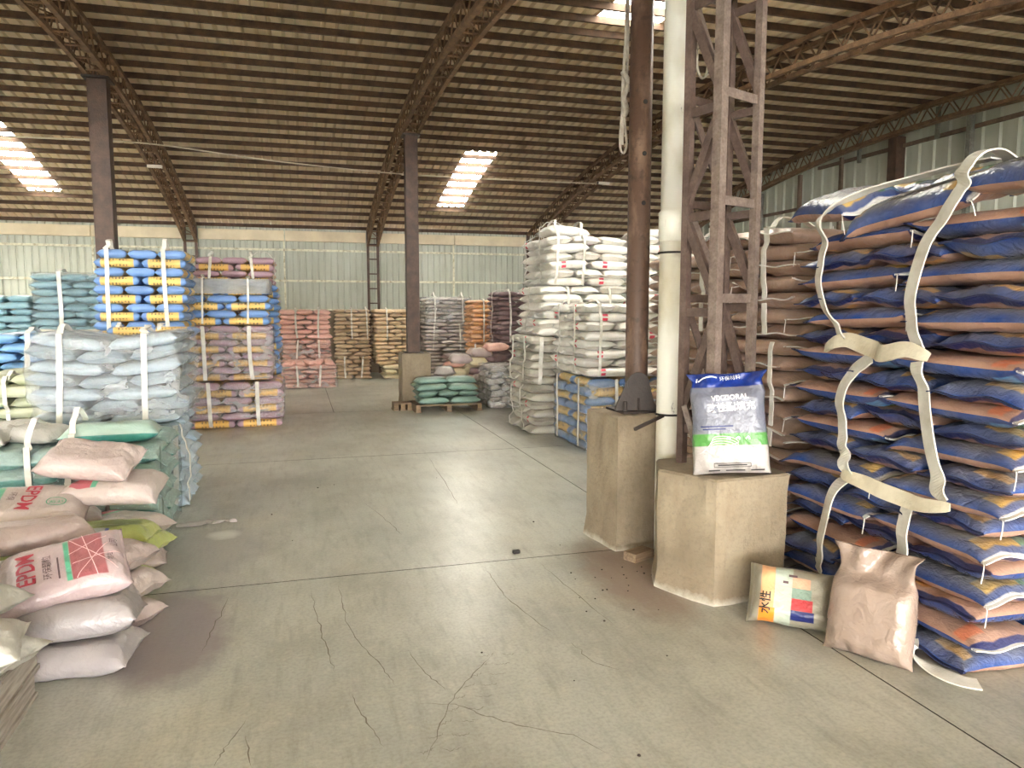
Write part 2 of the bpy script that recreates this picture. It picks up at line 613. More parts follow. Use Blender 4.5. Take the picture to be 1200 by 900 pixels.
X0, X1, Y0, Y1 = -14.0, 10.1, .5, 18.95
ARCH_X = [-10.59, -6.46, -2.33, 1.83, 5.95]
SKY = [(-5.17, -4.55, 14.32, 17.42), (3.22, 3.84, 14.32, 17.42), (3.38, 4.16, 5.2, 8.34), (-5.0, -4.38, 5.2, 8.34), (-13.0, -12.38, 14.32, 17.42), (-12.9, -12.3, 5.2, 8.34), (-7.4, -6.78, 14.32, 17.42), (-9.3, -8.68, 14.32, 17.42), (-8.9, -8.28, 5.2, 8.34)]  # last three are out of view, added to brighten the left and back

# floor ---------------------------------------------------------------
fl = box('floor', (X0 - 4, -32, -.3), (X1 + 4, Y1 + .3, -.003), 'joint')
tag(fl, kind='structure')
xs = [X0 - 4, -9.6, -5.6, -1.6, 2.39, 6.4, X1 + 4]
ys = [-32, -14, -6.5, -2.87, .78, 4.43, 8.08, 11.73, 15.38, Y1 + .3]
for j in range(len(ys) - 1):
    xx = list(xs)
    if ys[j] > 11:
        xx = [X0 - 4, -9.6, -5.6, -3.4, .5, 4.4, 8.2, X1 + 4]
    for i in range(len(xx) - 1):
        g = .004
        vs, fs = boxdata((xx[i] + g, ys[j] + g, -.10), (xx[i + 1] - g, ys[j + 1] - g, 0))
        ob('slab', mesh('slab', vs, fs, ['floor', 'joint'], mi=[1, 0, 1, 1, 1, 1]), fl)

# hairline cracks and tyre scuffs worn into the slabs
CRACKS = [[(0.03, 4.28), (0.06, 3.8), (0.09, 3.46), (0.12, 3.21)], [(0.19, 4.33), (0.19, 3.93), (0.23, 3.55), (0.32, 3.23), (0.36, 3.02)],
          [(0.17, 3.03), (0.21, 2.81), (0.26, 2.59)], [(-0.41, 4.28), (-0.45, 3.9), (-0.48, 3.58)], [(1.08, 4.4), (1.07, 3.98), (1.11, 3.61), (1.19, 3.3)],
          [(0.41, 2.87), (0.57, 2.81), (0.67, 2.69), (0.81, 2.57), (0.95, 2.47), (1.06, 2.28)], [(0.84, 3.2), (0.68, 3.01), (0.53, 2.78), (0.39, 2.45)],
          [(0.45, 3.36), (0.5, 3.1), (0.56, 2.93)], [(1.22, 3.22), (1.25, 3.0), (1.34, 2.89)], [(1.43, 4.34), (1.46, 3.87), (1.5, 3.33)],
          [(1.33, 8.0), (1.26, 6.5), (1.22, 5.78)], [(-0.23, 2.93), (-0.3, 2.75), (-0.33, 2.64)], [(-0.23, 2.82), (-0.2, 2.6)], [(0.49, 6.12), (0.62, 5.47), (0.67, 5.14)]]
for i in range(9):                                      # chevrons of a tyre tread along the slanting scuff
    cx, cy = .84 - .05 * i, 3.2 - .083 * i
    CRACKS.append([(cx - .07, cy - .01), (cx - .03, cy - .012), (cx, cy + .012)])
    CRACKS.append([(cx + .02, cy - .01), (cx + .06, cy - .03), (cx + .10, cy - .02)])
for ci, pts in enumerate(CRACKS):
    rgc = random.Random(ci)
    P_ = spline([(a, b, .0006) for a, b in pts], 7)
    vs, fs = [], []
    for i, p in enumerate(P_):
        t = (P_[min(i + 1, len(P_) - 1)] - P_[max(i - 1, 0)]).normalized()
        sd = Vector((-t.y, t.x, 0))
        w = .0024 * (1 - abs(2 * i / (len(P_) - 1) - 1) ** 3) * rgc.uniform(.5, 1.3) * (.7 if ci > 13 else 1)
        q = p + sd * rgc.gauss(0, .004)
        vs += [q + sd * w, q - sd * w]
    fs = [(2 * i, 2 * i + 1, 2 * i + 3, 2 * i + 2) for i in range(len(P_) - 1)]
    ob('floor_crack', mesh('floor_crack', vs, fs, 'crack'), fl)

# roof sheet ------------------------------------------------------------
PITCH = .155


def ribbed(a0, a1, pitch, depth, flat=.62):
    """trapezoid profile along one axis: (position, offset)"""
    out = []
    k = int(round((a1 - a0) / pitch))
    for i in range(k):
        s = a0 + i * pitch
        out += [(s, 0), (s + pitch * flat, 0), (s + pitch * (flat + .1), depth), (s + pitch * .9, depth)]
    out.append((a1, 0))
    return out


RX = ribbed(X0, X1 + .155, PITCH, .035)
yy = sorted(set([Y0 + i * (Y1 + .25 - Y0) / 44 for i in range(45)] + [s for k in SKY for s in k[2:]]))
vs, fs = [], []
for y in yy:
    for x, d in RX:
        vs.append((x, y, z_roof(y) + d))
nx = len(RX)
for j in range(len(yy) - 1):
    ym = (yy[j] + yy[j + 1]) / 2
    for i in range(nx - 1):
        xm = (RX[i][0] + RX[i + 1][0]) / 2
        if any(a < xm < b and c < ym < d for a, b, c, d in SKY):
            continue
        fs.append((j * nx + i, (j + 1) * nx + i, (j + 1) * nx + i + 1, j * nx + i + 1))
ceil = tag(ob('ceiling', mesh('ceiling', vs, fs, 'roof')), kind='structure')
# purlins
ypos = []
y = 18.82
while y > Y0 + .1:
    ypos.append(y)
    sl = -2 * .0165 * (y - 9.8)
    y -= .45 / math.sqrt(1 + sl * sl)
for y in ypos:
    z = z_up(y)
    bar('purlin', (X0 + .05, y, z + .079), (X1 - .02, y, z + .079), .042, .075, 'purlin', ceil)
for i, (a, b, c, d) in enumerate(SKY):
    vs, fs = [], []
    ys_ = [c - .04 + (d - c + .08) * k / 12 for k in range(13)]
    for y in ys_:
        for x in (a - .03, b + .03):
            vs += [(x, y, z_roof(y) + .038), (x, y, z_roof(y) + .042)]
    for k in range(12):
        q = k * 4
        fs += [(q, q + 4, q + 6, q + 2)]
    o = tag(ob('window_%d' % (i + 1), mesh('skylight', vs, fs, 'skylight')), kind='structure')
    o['label'] = 'translucent skylight strip set in the rusty roof sheeting'

# back wall ---------------------------------------------------------------
prof = ribbed(X0, X1, .15, .022, .66)
vs, fs = [], []
for z in (1.5, z_roof(Y1)):
    for x, d in prof:
        vs.append((x, Y1 + d, z))
k = len(prof)
fs = [(i, i + 1, k + i + 1, k + i) for i in range(k - 1)]
wb = tag(ob('wall_back', mesh('wall_back', vs, fs, 'wall')), kind='structure')
box('lower_wall', (X0, Y1 - .06, 0), (X1, Y1 + .15, 1.56), 'lowwall', wb)
box('sill_cap', (X0, Y1 - .09, 1.56), (X1, Y1 + .15, 1.6), 'girt', wb)
for z in (2.28, 3.02):
    bar('girt', (X0, Y1 - .03, z), (X1, Y1 - .03, z), .04, .05, 'girt', wb)
for ax in [-12.6] + ARCH_X + [10.08]:
    xm = ax + 2.06
    if xm < X1:
        bar('mid_post', (xm, Y1 - .06, 1.6), (xm, Y1 - .06, 3.45), .04, .04, 'girt', wb)
tn = 0
segs = []
for a, b in zip([-12.65] + ARCH_X, ARCH_X + [10.05]):
    segs += [(a + .17, (a + b) / 2 - .012), ((a + b) / 2 + .012, b - .17)]
for a, b in segs:
    tn += 1
    o = box('trim_%d' % tn, (a, Y1 - .22, 3.22), (b, Y1 - .1, 3.46), 'trim')
    tag(o, 'cream boxed eave trim board above the corrugated wall', None, None, 'structure')
# end wall on the aisle's far side
prof = ribbed(Y0, Y1, .30, .03, .8)
vs, fs = [], []
for y, d in prof:
    vs += [(X1 + .03 - d, y, 0), (X1 + .03 - d, y, z_roof(y) + .03)]
for i in range(len(prof) - 1):
    fs.append((2 * i, 2 * i + 1, 2 * i + 3, 2 * i + 2))
wr = tag(ob('wall_right', mesh('wall_right', vs, fs, 'wall')), kind='structure')
for z in (1.2, 2.4, 3.66, 4.38):
    ya = Y0 + .1
    yb = Y1 - .1
    while z_low(yb) < z:
        yb -= .05
    while z_low(ya) < z:
        ya += .05
    bar('girt', (X1 - .05, ya, z), (X1 - .05, yb, z), .05, .06, 'brown_girt', wr)
for y, w, m in ((16.2, .05, 'grey_post'), (14.57, .05, 'grey_post'), (13.28, .07, 'brown_girt'), (12.08, .06, 'brown_girt'), (10.73, .19, 'column_steel'), (9.27, .08, 'grey_post'), (7.6, .08, 'grey_post'), (5.6, .1, 'grey_post'), (3.6, .1, 'grey_post')):
    bar('wall_post', (X1 - .11, y, 0), (X1 - .11, y, z_low(y)), w, w, m, wr)
for y in (11.61, 9.88):
    bar('hanger', (X1 - .12, y, z_low(y) - .22), (X1 - .12, y, z_up(y)), .06, .05, 'grey_post', wr)
vs, fs = [], []
for i in range(40):
    y = Y0 + (Y1 - Y0) * i / 39
    vs += [(X0, y, 0), (X0, y, z_roof(y))]
fs = [(2 * i, 2 * i + 2, 2 * i + 3, 2 * i + 1) for i in range(39)]
tag(ob('wall_left', mesh('wall_left', vs, fs, 'wall')), kind='structure')


# unseen second vault added in front to even out the daylight, open to the yard
vs, fs = [], []
for i in range(26):
    y = Y0 - (Y1 - Y0) * i / 25
    vs += [(X0, y, z_roof(2 * Y0 - y)), (X1, y, z_roof(2 * Y0 - y))]
fs = [(2 * i, 2 * i + 1, 2 * i + 3, 2 * i + 2) for i in range(25)]
fxs = [X0, -9.0, -8.38, -.6, .02, 7.4, 8.02, X1]
vf, ff = [], []
for i in range(26):
    y = Y0 - (Y1 - Y0) * i / 25
    vf += [(x, y, z_roof(2 * Y0 - y)) for x in fxs]
for i in range(25):
    for j in range(7):
        if not (j % 2 and (6 <= i < 10 or 15 <= i < 19)):  # openings added in the unseen vault to light the near end
            ff.append((i * 8 + j, i * 8 + j + 1, i * 8 + j + 9, i * 8 + j + 8))
tag(ob('ceiling', mesh('ceiling_added_front', vf, ff, 'roof')), kind='structure')
for x in (X0, X1 + .03):
    vs = []
    for i in range(26):
        y = Y0 - (Y1 - Y0) * i / 25
        vs += [(x, y, 0), (x, y, z_roof(2 * Y0 - y))]
    tag(ob('wall_added_side', mesh('wall_added_side', vs, fs, 'wall')), kind='structure')


# arched trusses --------------------------------------------------------
def arch(X, label, hw=.12, y_end=18.72, d=.055):
    r = empty('arch_truss', (X, 18.7, 0))
    tag(r, label, 'truss', 'arched roof trusses')
    n_ = 42
    ysn = [Y0 + .15 + (y_end - Y0 - .15) * i / n_ for i in range(n_ + 1)]
    for s in (-1, 1):
        ob('upper_chord', mesh('upper_chord', *sweep([(X + s * hw, y, z_up(y)) for y in ysn], rect(d, d)), 'arch_steel'), r)
        ob('lower_chord', mesh('lower_chord', *sweep([(X + s * hw, y, z_low(y)) for y in ysn], rect(d, d)), 'arch_steel'), r)
        for i in range(n_):
            a, b = ysn[i], ysn[i + 1]
            m = (a + b) / 2
            bar('web_bar', (X + s * hw, a, z_low(a)), (X + s * hw, m, z_up(m)), .022, .022, 'arch_steel', r, True)
            bar('web_bar', (X + s * hw, m, z_up(m)), (X + s * hw, b, z_low(b)), .022, .022, 'arch_steel', r, True)
    for i in range(n_ + 1):
        y = ysn[i]
        bar('cross_bar', (X - hw, y, z_low(y)), (X + hw, y, z_low(y)), .025, .025, 'arch_steel', r, True)
        if i < n_ and i % 2 == 0:
            bar('cross_bar', (X - hw, y, z_low(y)), (X + hw, ysn[i + 1], z_low(ysn[i + 1])), .02, .02, 'arch_steel', r, True)
    # latticed foot against the back wall
    for s in (-1, 1):
        bar('foot_post', (X + s * hw, y_end, 0), (X + s * hw, y_end, z_up(y_end)), .05, .06, 'column_steel', r)
    for i in range(9):
        z = .3 + i * .36
        bar('foot_rung', (X - hw, y_end, z), (X + hw, y_end, z), .03, .03, 'column_steel', r)
    return r


arch(-6.46, 'rusty lattice arch beyond the skylight over the teal stack')
arch(-2.33, 'rusty lattice roof arch resting on the post behind the blue and yellow stack')
arch(1.83, 'rusty lattice roof arch resting on the square post by the green sack pallet')
arch(5.95, 'rusty lattice roof arch passing over the tall white sack stack')
arch(9.76, 'dark lattice arch against the corrugated gable wall', .05)


# ------------------------------------------------------------------ posts and plinths
def prism(poly, z0, z1, n_z=6, jit=.014, seed=1, chip=.009):
    """rough cast-concrete prism with worn edges"""
    rng = random.Random(seed)
    pts = []
    P = [Vector(p).to_2d() for p in poly]
    k = len(P)
    for i in range(k):
        a, b = P[i], P[(i + 1) % k]
        m = max(3, int((b - a).length / .06))
        for j in range(m):
            t = j / m
            p = a.lerp(b, t)
            if j == 0:
                prv = P[i - 1]
                for f in (0.02, 0):
                    pass
                p = a + ((P[i - 1] - a).normalized() + (b - a).normalized()) * chip * .7
            pts.append(p)
    c = sum(pts, Vector((0, 0))) / len(pts)
    vs, fs = [], []
    kk = len(pts)
    lv = [z0 + (z1 - z0) * i / n_z for i in range(n_z)] + [z1 - .012, z1]
    for li, z in enumerate(lv):
        for p in pts:
            q = p + (p - c).normalized() * (noise.noise(Vector((p.x * 9, p.y * 9, z * 7 + seed))) * jit)
            if li == len(lv) - 1:
                q = q + (c - q).normalized() * .014
            if li == 0:
                q = q + (q - c).normalized() * .018
            vs.append((q.x, q.y, z + (noise.noise(Vector((p.x * 12, p.y * 12, seed))) * .008 if li >= len(lv) - 2 else 0)))
    for i in range(len(lv) - 1):
        for j in range(kk):
            a, b = i * kk + j, i * kk + (j + 1) % kk
            fs.append((a, b, b + kk, a + kk))
    vs.append((c.x, c.y, z1))
    fs += [((len(lv) - 1) * kk + j, (len(lv) - 1) * kk + (j + 1) % kk, len(vs) - 1) for j in range(kk)]
    return vs, fs


o = ob('concrete_plinth', mesh('concrete_plinth', *prism([(1.95, 3.76), (2.12, 3.41), (2.60, 3.45), (2.63, 4.0), (2.08, 4.03)], 0, .69, seed=3), 'plinth'))
tag(o, 'low chipped concrete block carrying the lattice tower and an upright sack', 'plinth')
o = ob('concrete_plinth', mesh('concrete_plinth', *prism([(1.94, 4.83), (1.99, 4.40), (2.44, 4.43), (2.45, 4.88)], 0, .90, seed=8), 'plinth'))
tag(o, 'tall concrete block under the rusty round steel column', 'plinth')
o = ob('concrete_plinth', mesh('concrete_plinth', *prism([(1.62, 12.15), (1.60, 11.98), (2.08, 11.98), (2.10, 12.55), (1.62, 12.6)], 0, .88, seed=5), 'plinth'))
tag(o, 'concrete block under the square steel post behind the green sack pallet', 'plinth')


def lathe(path, k=24):
    vs, fs = [], []
    for r, z in path:
        for i in range(k):
            a = 2 * math.pi * i / k
            vs.append((r * math.cos(a), r * math.sin(a), z))
    for j in range(len(path) - 1):
        for i in range(k):
            a, b = j * k + i, j * k + (i + 1) % k
            fs.append((a, b, b + k, a + k))
    return vs, fs


# round column with flanged foot
rc = empty('round_column', (2.23, 4.64, .9))
tag(rc, 'rusty round steel column bolted to the tall concrete block', 'column')
o = ob('shaft', mesh('shaft', *lathe([(.076, .02), (.076, 3.25), (0, 3.25)]), 'pipe_steel', True), rc, Matrix.Translation((2.23, 4.64, .9)))
vs, fs = boxdata((-.16, -.15, 0), (.16, .15, .018))
ob('base_plate', mesh('base_plate', vs, fs, 'dark_steel'), rc, Matrix.Translation((2.23, 4.64, .898)))
for a in (-16, 74):
    vv = [(-.15, 0), (.15, 0), (.05, .2), (.045, .23), (-.045, .23), (-.05, .2)]
    vs = [(x, s * .008, z) for s in (-1, 1) for x, z in vv]
    k = len(vv)
    fs = [tuple(range(k)), tuple(range(2 * k - 1, k - 1, -1))] + [(i, i + k, (i + 1) % k + k, (i + 1) % k) for i in range(k)]
    ob('gusset', mesh('gusset', vs, fs, 'dark_steel'), rc, Matrix.Translation((2.23, 4.64, .915)) @ Matrix.Rotation(R(a), 4, 'Z'))
# round cover plate in front of the gussets
vs, fs = lathe([(0, 0), (.075, 0), (.075, .014), (0, .014)], 24)
ob('pivot_disc', mesh('pivot_disc', vs, fs, 'dark_steel'), rc, Matrix.Translation((2.195, 4.535, 1.10)) @ Matrix.Rotation(R(-16), 4, 'Z') @ Matrix.Rotation(R(90), 4, 'X'))
vv = [(-.15, -.2), (.13, -.2), (.075, 0), (-.075, 0)]
vs = [(x, z, s * .006) for s in (-1, 1) for x, z in vv]
fs = [(0, 1, 2, 3), (7, 6, 5, 4)] + [(i, i + 4, (i + 1) % 4 + 4, (i + 1) % 4) for i in range(4)]
ob('foot_plate', mesh('foot_plate', vs, fs, 'dark_steel'), rc, Matrix.Translation((2.195, 4.545, 1.115)) @ Matrix.Rotation(R(-16), 4, 'Z') @ Matrix.Rotation(R(90), 4, 'X'))
for dx in (-.13, .13):
    bar('anchor_bolt', (2.23 + dx, 4.53, .9), (2.23 + dx, 4.53, .98), .028, .028, 'dark_steel', rc, True)
for z in (2.30, 2.62, 2.95):                      # bolt holes in the shaft
    vs, fs = lathe([(0, 0), (.016, 0), (.013, .004), (0, .003)], 12)
    d = Vector((-2.23, -4.64, 0)).normalized()
    d = Vector((d.x * .9 + .35, d.y, 0)).normalized()
    ob('bolt_hole', mesh('bolt_hole', vs, fs, 'black'), rc, Matrix.Translation((2.23 + d.x * .075, 4.64 + d.y * .075, z)) @ d.to_track_quat('Z', 'Y').to_matrix().to_4x4())

# white downpipe
dp = empty('downpipe', (2.28, 4.25, 0))
tag(dp, 'white plastic downpipe standing between the two concrete blocks', 'pipe')
ob('pipe_body', mesh('pipe_body', *lathe([(.0, .0), (.083, .0), (.083, 2.15), (.081, 2.15), (.081, 3.9)]), 'pvc', True), dp, Matrix.Translation((2.28, 4.25, 0)))
ob('pipe_collar', mesh('pipe_collar', *lathe([(.083, 2.02), (.092, 2.03), (.092, 2.2), (.083, 2.21)]), 'pvc', True), dp, Matrix.Translation((2.28, 4.25, 0)))
for z in (.93, 1.95):
    ring = [(2.28 + .088 * math.cos(a), 4.25 + .088 * math.sin(a), z) for a in [2 * math.pi * i / 24 for i in range(25)]]
    ob('wire_tie', mesh('wire_tie', *sweep(ring, circ(.007, 6)), 'black', True), dp)
bar('tie_rod', (2.20, 4.18, .93), (1.98, 4.13, .86), .018, .018, 'dark_steel', dp)
bar('tie_rod', (2.36, 4.25, .93), (2.5, 4.1, .935), .014, .014, 'dark_steel', dp)

# lattice tower on the low plinth
LT = [(2.235, 3.665), (2.555, 3.79), (2.17, 3.885), (2.485, 3.985)]      # front pair, back pair
tw = empty('lattice_tower', (2.36, 3.83, .69))
tag(tw, 'brown steel lattice tower rising from the low concrete block', 'tower')
TOP = 4.05
for (x, y), w, m in zip(LT, (.056, .044, .044, .046), ('tower_worn', 'tower_worn', 'tower_steel', 'tower_steel')):
    bar('tower_leg', (x, y, .67), (x, y, TOP), w, w, m, tw, up=Vector((.36, -.93, 0)))
FL, FR, BL, BR = [Vector((x, y, 0)) for x, y in LT]
at = lambda p, z: p + Vector((0, 0, z))
lv = [.98, 1.66, 2.20, 2.78, 3.36, 3.94]
for z in lv:
    bar('rung', at(FL, z), at(FR, z), .012, .05, 'tower_worn', tw)
    bar('rung', at(BL, z), at(BR, z), .012, .045, 'tower_steel', tw)
    bar('rung', at(FL, z - .08), at(BL, z - .08), .012, .05, 'tower_steel', tw)
    bar('rung', at(FR, z - .05), at(BR, z - .05), .012, .045, 'tower_steel', tw)
for i in range(len(lv) - 1):
    a, b = lv[i], lv[i + 1]
    bar('diagonal', at(FR, a + .05), at(BR, b - .05), .03, .05, 'tower_steel', tw)
    bar('diagonal', at(BL, b - .1) if i % 2 else at(BL, a), at(FL, a) if i % 2 else at(FL, b - .1), .03, .05, 'tower_steel', tw)
    bar('diagonal', at(BL, b), at(BR, a), .014, .045, 'tower_worn' if i % 2 else 'tower_steel', tw)
    if i % 2 == 0:
        bar('diagonal', at(BL, a), at(BR, b), .014, .045, 'tower_steel', tw)
bar('prop', at(FL, 1.05) + Vector((-.12, .1, 0)), (2.2, 3.7, .7), .045, .03, 'tower_worn', tw)


def square_post(name, x, y, z0, w, label):
    r = empty(name, (x, y, z0))
    tag(r, label, 'post', 'square posts under the arches')
    t = w * .1
    bar('web', (x, y, z0), (x, y, z_low(y) - .06), w * .9, w * .12, 'column_steel', r, up=Vector((0, 1, 0)))
    for s in (-1, 1):
        bar('flange', (x + s * w * .45, y, z0), (x + s * w * .45, y, z_low(y) - .06), t, w, 'column_steel', r, up=Vector((0, 1, 0)))
    bar('front_plate', (x, y - w * .46, z0), (x, y - w * .46, z_low(y) - .06), w * .98, t * .6, 'column_steel', r, up=Vector((0, 1, 0)))
    bar('base_plate', (x, y, z0 - .004), (x, y, z0 + .016), w * 1.5, w * 1.5, 'dark_steel', r)
    bar('head_plate', (x, y, z_low(y) - .075), (x, y, z_low(y) - .052), w * 1.6, w * 1.4, 'dark_steel', r)
    return r


square_post('square_post', -2.33, 10.72, 0, .22, 'dark brown steel post rising behind the tall blue and yellow stack')
square_post('square_post', 1.83, 12.25, .88, .20, 'dark brown steel post on a concrete block behind the green sack pallet')


# ------------------------------------------------------------------ sacks
def sm(a, b, x):
    t = max(0, min(1, (x - a) / (b - a)))
    return t * t * (3 - 2 * t)


def sack_geo(L, Wd, T, seed, nx=18, ny=10, hem=.05, empty_from=None, wr=1.0, droop=.25, pu=5, pv=3.2, bend=0.0):
    """filled sack: two skins sharing a rim, flat sewn ends, wrinkles running in from the ends"""
    rng = random.Random(seed)
    ph = [rng.uniform(0, 6.28) for _ in range(6)]
    dr = [rng.uniform(-.3, 1) * droop for _ in range(4)]
    off = Vector((rng.uniform(0, 50), rng.uniform(0, 50), 0))
    sp = lambda a: .55 * math.sin(a * math.pi / 2) + .45 * a
    U = [sp(-1 + 2 * i / nx) for i in range(nx + 1)]
    V = [sp(-1 + 2 * j / ny) for j in range(ny + 1)]
    vs, uvs, idx = [], [], {}

    def mid(u, v):
        au = abs(u)
        x = u * L / 2 * (.97 + .03 * v * v)
        y = v * Wd / 2 * (.93 + .07 * au ** 4) * (1 + .02 * math.sin(5 * u + ph[0]))
        e = dr[0 if u < 0 else 1]
        z = -e * T * au ** 5 - dr[2 if v < 0 else 3] * T * .5 * abs(v) ** 5
        z += wr * .006 * math.sin(5 * v + ph[1 if u < 0 else 2]) * sm(.7, 1, au)
        z += bend * (1 - u * u)
        if empty_from is not None:
            w = sm(empty_from - .1, 1, u)
            z += w * (.035 * math.sin(4.2 * v + ph[3]) + .02 * math.sin(9 * v + 6 * u + ph[4]))
            y *= 1 - .12 * sm(empty_from - .15, empty_from + .15, u) * (1 - sm(.8, 1, u))
        return x, y, z

    def half(u, v, s):
        au = min(1, abs(u) / (1 - hem))
        t = (1 - au ** pu) ** .5 * (1 - abs(v) ** pv) ** .5 if au < 1 else 0
        if empty_from is not None:
            t *= 1 - .88 * sm(empty_from - .25, empty_from + .1, u)
        q = Vector((u * 1.6, v * 1.3, s * 3)) + off
        t = min(1.0, t * (1.16 + .16 * noise.noise(q * 1.1)))
        w = wr * (.05 * math.sin(v * 13 + ph[3] + 3 * noise.noise(q)) * sm(.45, .95, abs(u)) + .05 * noise.noise(q * 3.2) + .035 * noise.noise(q * 7))
        return T / 2 * max(0, min(1.03, t + w * min(1, t * 2.5))) + .0015

    for s in (1, -1):
        for i, u in enumerate(U):
            for j, v in enumerate(V):
                rim = i in (0, nx) or j in (0, ny)
                if rim and s == -1:
                    idx[s, i, j] = idx[1, i, j]
                    continue
                x, y, z = mid(u, v)
                vs.append((x, y, z + (0 if rim else s * half(u, v, s))))
                uvs.append(((u + 1) / 2, (v + 1) / 2))
                idx[s, i, j] = len(vs) - 1
    fs, mi = [], []
    for s in (1, -1):
        for i in range(nx):
            for j in range(ny):
                f = (idx[s, i, j], idx[s, i + 1, j], idx[s, i + 1, j + 1], idx[s, i, j + 1])
                fs.append(f if s == 1 else f[::-1])
                mi.append(0 if s == 1 else 1)
    return vs, fs, uvs, mi, [[Vector(vs[idx[1, e, j]]) for j in range(ny + 1)] for e in (0, nx)]


# ------------------------------------------------------------------ what already stands, for resting things on it
PLACED = []


def world_verts(o):
    a = np.empty(3 * len(o.data.vertices), dtype=np.float64)
    o.data.vertices.foreach_get('co', a)
    m = np.array(o.matrix_basis)
    return a.reshape(-1, 3) @ m[:3, :3].T + m[:3, 3]


def reg(o):
    w = world_verts(o)
    PLACED.append(dict(o=o, w=w, lo=w.min(0), hi=w.max(0), c=(w.min(0) + w.max(0)) / 2, t=None))
    return o


def tree(e):
    if e['t'] is None:
        e['t'] = BVHTree.FromPolygons([Vector(p) for p in e['w']], [tuple(p.vertices) for p in e['o'].data.polygons])
    return e['t']


def within(lo, hi, films=True):
    """things whose middle lies inside a box"""
    lo, hi = np.array(lo), np.array(hi)
    return [e for e in PLACED if (e['c'] > lo).all() and (e['c'] < hi).all() and (films or not e['o'].name.startswith('stretch'))]


def cast(es, p, d, far):
    """distance to the first of these surfaces along a ray, or None"""
    best = None
    p, d = Vector(p), Vector(d)
    for e in es:
        h = tree(e).ray_cast(p, d, far)
        if h[0] is not None and (best is None or h[3] < best):
            best = h[3]
    return best


def settle(w, fs, press=.010, soft=True, reach=.14):
    """let a sack down onto what lies under it; its underside takes the shape of its bed"""
    lo, hi = w.min(0), w.max(0)
    es = [e for e in PLACED if (e['lo'][:2] < hi[:2]).all() and (e['hi'][:2] > lo[:2]).all() and e['lo'][2] < hi[2] + .1]
    own = BVHTree.FromPolygons([Vector(p) for p in w], fs)
    n_ = len(w)
    low = np.empty(n_)
    for i, p in enumerate(w):
        h = own.ray_cast(Vector((p[0], p[1], lo[2] - 1)), Vector((0, 0, 1)))
        low[i] = h[0].z if h[0] is not None else p[2]
    bed = np.zeros(n_)
    for e in es:
        t = tree(e)
        m = (w[:, 0] > e['lo'][0]) & (w[:, 0] < e['hi'][0]) & (w[:, 1] > e['lo'][1]) & (w[:, 1] < e['hi'][1])
        for i in np.nonzero(m)[0]:
            h = t.ray_cast(Vector((w[i, 0], w[i, 1], e['hi'][2] + .1)), Vector((0, 0, -1)))
            if h[0] is not None and h[0].z < hi[2] + reach:
                bed[i] = max(bed[i], h[0].z)
    gap = bed - low
    dz = np.quantile(gap, .86 if soft else .985) - press
    w = w.copy()
    w[:, 2] += dz
    if soft:
        t = np.maximum(w[:, 2] - (low + dz), 0)
        w[:, 2] = np.maximum(w[:, 2], bed + .001 + .3 * t)
    return w, dz


def rest(o, **kw):
    """settle a placed sack; a reshaped one gets its own mesh"""
    fs = [tuple(p.vertices) for p in o.data.polygons]
    soft = kw.get('soft', True)
    w, dz = settle(world_verts(o), fs, **kw)
    m = o.matrix_basis.copy()
    m.translation.z += dz
    o.matrix_basis = m
    if soft:
        o.data = o.data.copy()
        im = np.array(m.inverted())
        o.data.vertices.foreach_set('co', (w @ im[:3, :3].T + im[:3, 3]).ravel())
        o.data.update()
    return o


KIND = {}


def kind(key, name, mats, L, Wd, T, nx=14, ny=8, var=4, hems=False, **kw):
    mats = mats if isinstance(mats, tuple) else (mats, mats)
    out = []
    for i in range(var):
        vs, fs, uvs, mi, rims = sack_geo(L, Wd, T, hash(key) % 1 + 31 * i + len(key) * 7, nx, ny, **kw)
        me = mesh(name, vs, fs, mats, True, uvs, mi)
        hm = []
        if hems:
            for e, rim in enumerate(rims):
                s = -1 if e == 0 else 1
                v2, f2 = [], []
                for p in rim:
                    v2 += [p + Vector((-s * .012, 0, .004)), p + Vector((s * .014, 0, .003)), p + Vector((s * .014, 0, -.003)), p + Vector((-s * .012, 0, -.004))]
                for j in range(len(rim) - 1):
                    for a in range(4):
                        b = (a + 1) % 4
                        f2.append((j * 4 + a, j * 4 + b, j * 4 + 4 + b, j * 4 + 4 + a))
                hm.append(('sewn_hem', mesh('sewn_hem', v2, f2, 'ink_hem' if hems == 'navy' and e == 0 else 'thread')))
            p = rims[1][0]
            path = spline([p, p + Vector((.015, -.012, -.005)), p + Vector((.02, -.02, -.04)), p + Vector((.016, -.022, -.085))], 3)
            hm.append(('thread_tail', mesh('thread_tail', *sweep(path, circ(.0028, 5), Vector((0, 1, 0))), 'thread')))
        out.append((me, hm))
    KIND[key] = dict(name=name, L=L, W=Wd, T=T, v=out)


def put_sack(key, mtx, rng, label, group, cat='sack', loose=True):
    k = KIND[key]
    me, hm = k['v'][rng.randrange(len(k['v']))]
    o = bpy.data.objects.new(k['name'], me)
    COL.objects.link(o)
    o.matrix_basis = mtx
    tag(o, label, cat, group)
    for nm, m in hm:
        c = bpy.data.objects.new(nm, m)
        COL.objects.link(c)
        c.parent = o
    if loose:
        rest(o, soft=not hm)
    reg(o)
    return o


ORD = ('bottom second third fourth fifth sixth seventh eighth ninth tenth eleventh twelfth thirteenth fourteenth fifteenth sixteenth seventeenth eighteenth nineteenth twentieth upper').split()


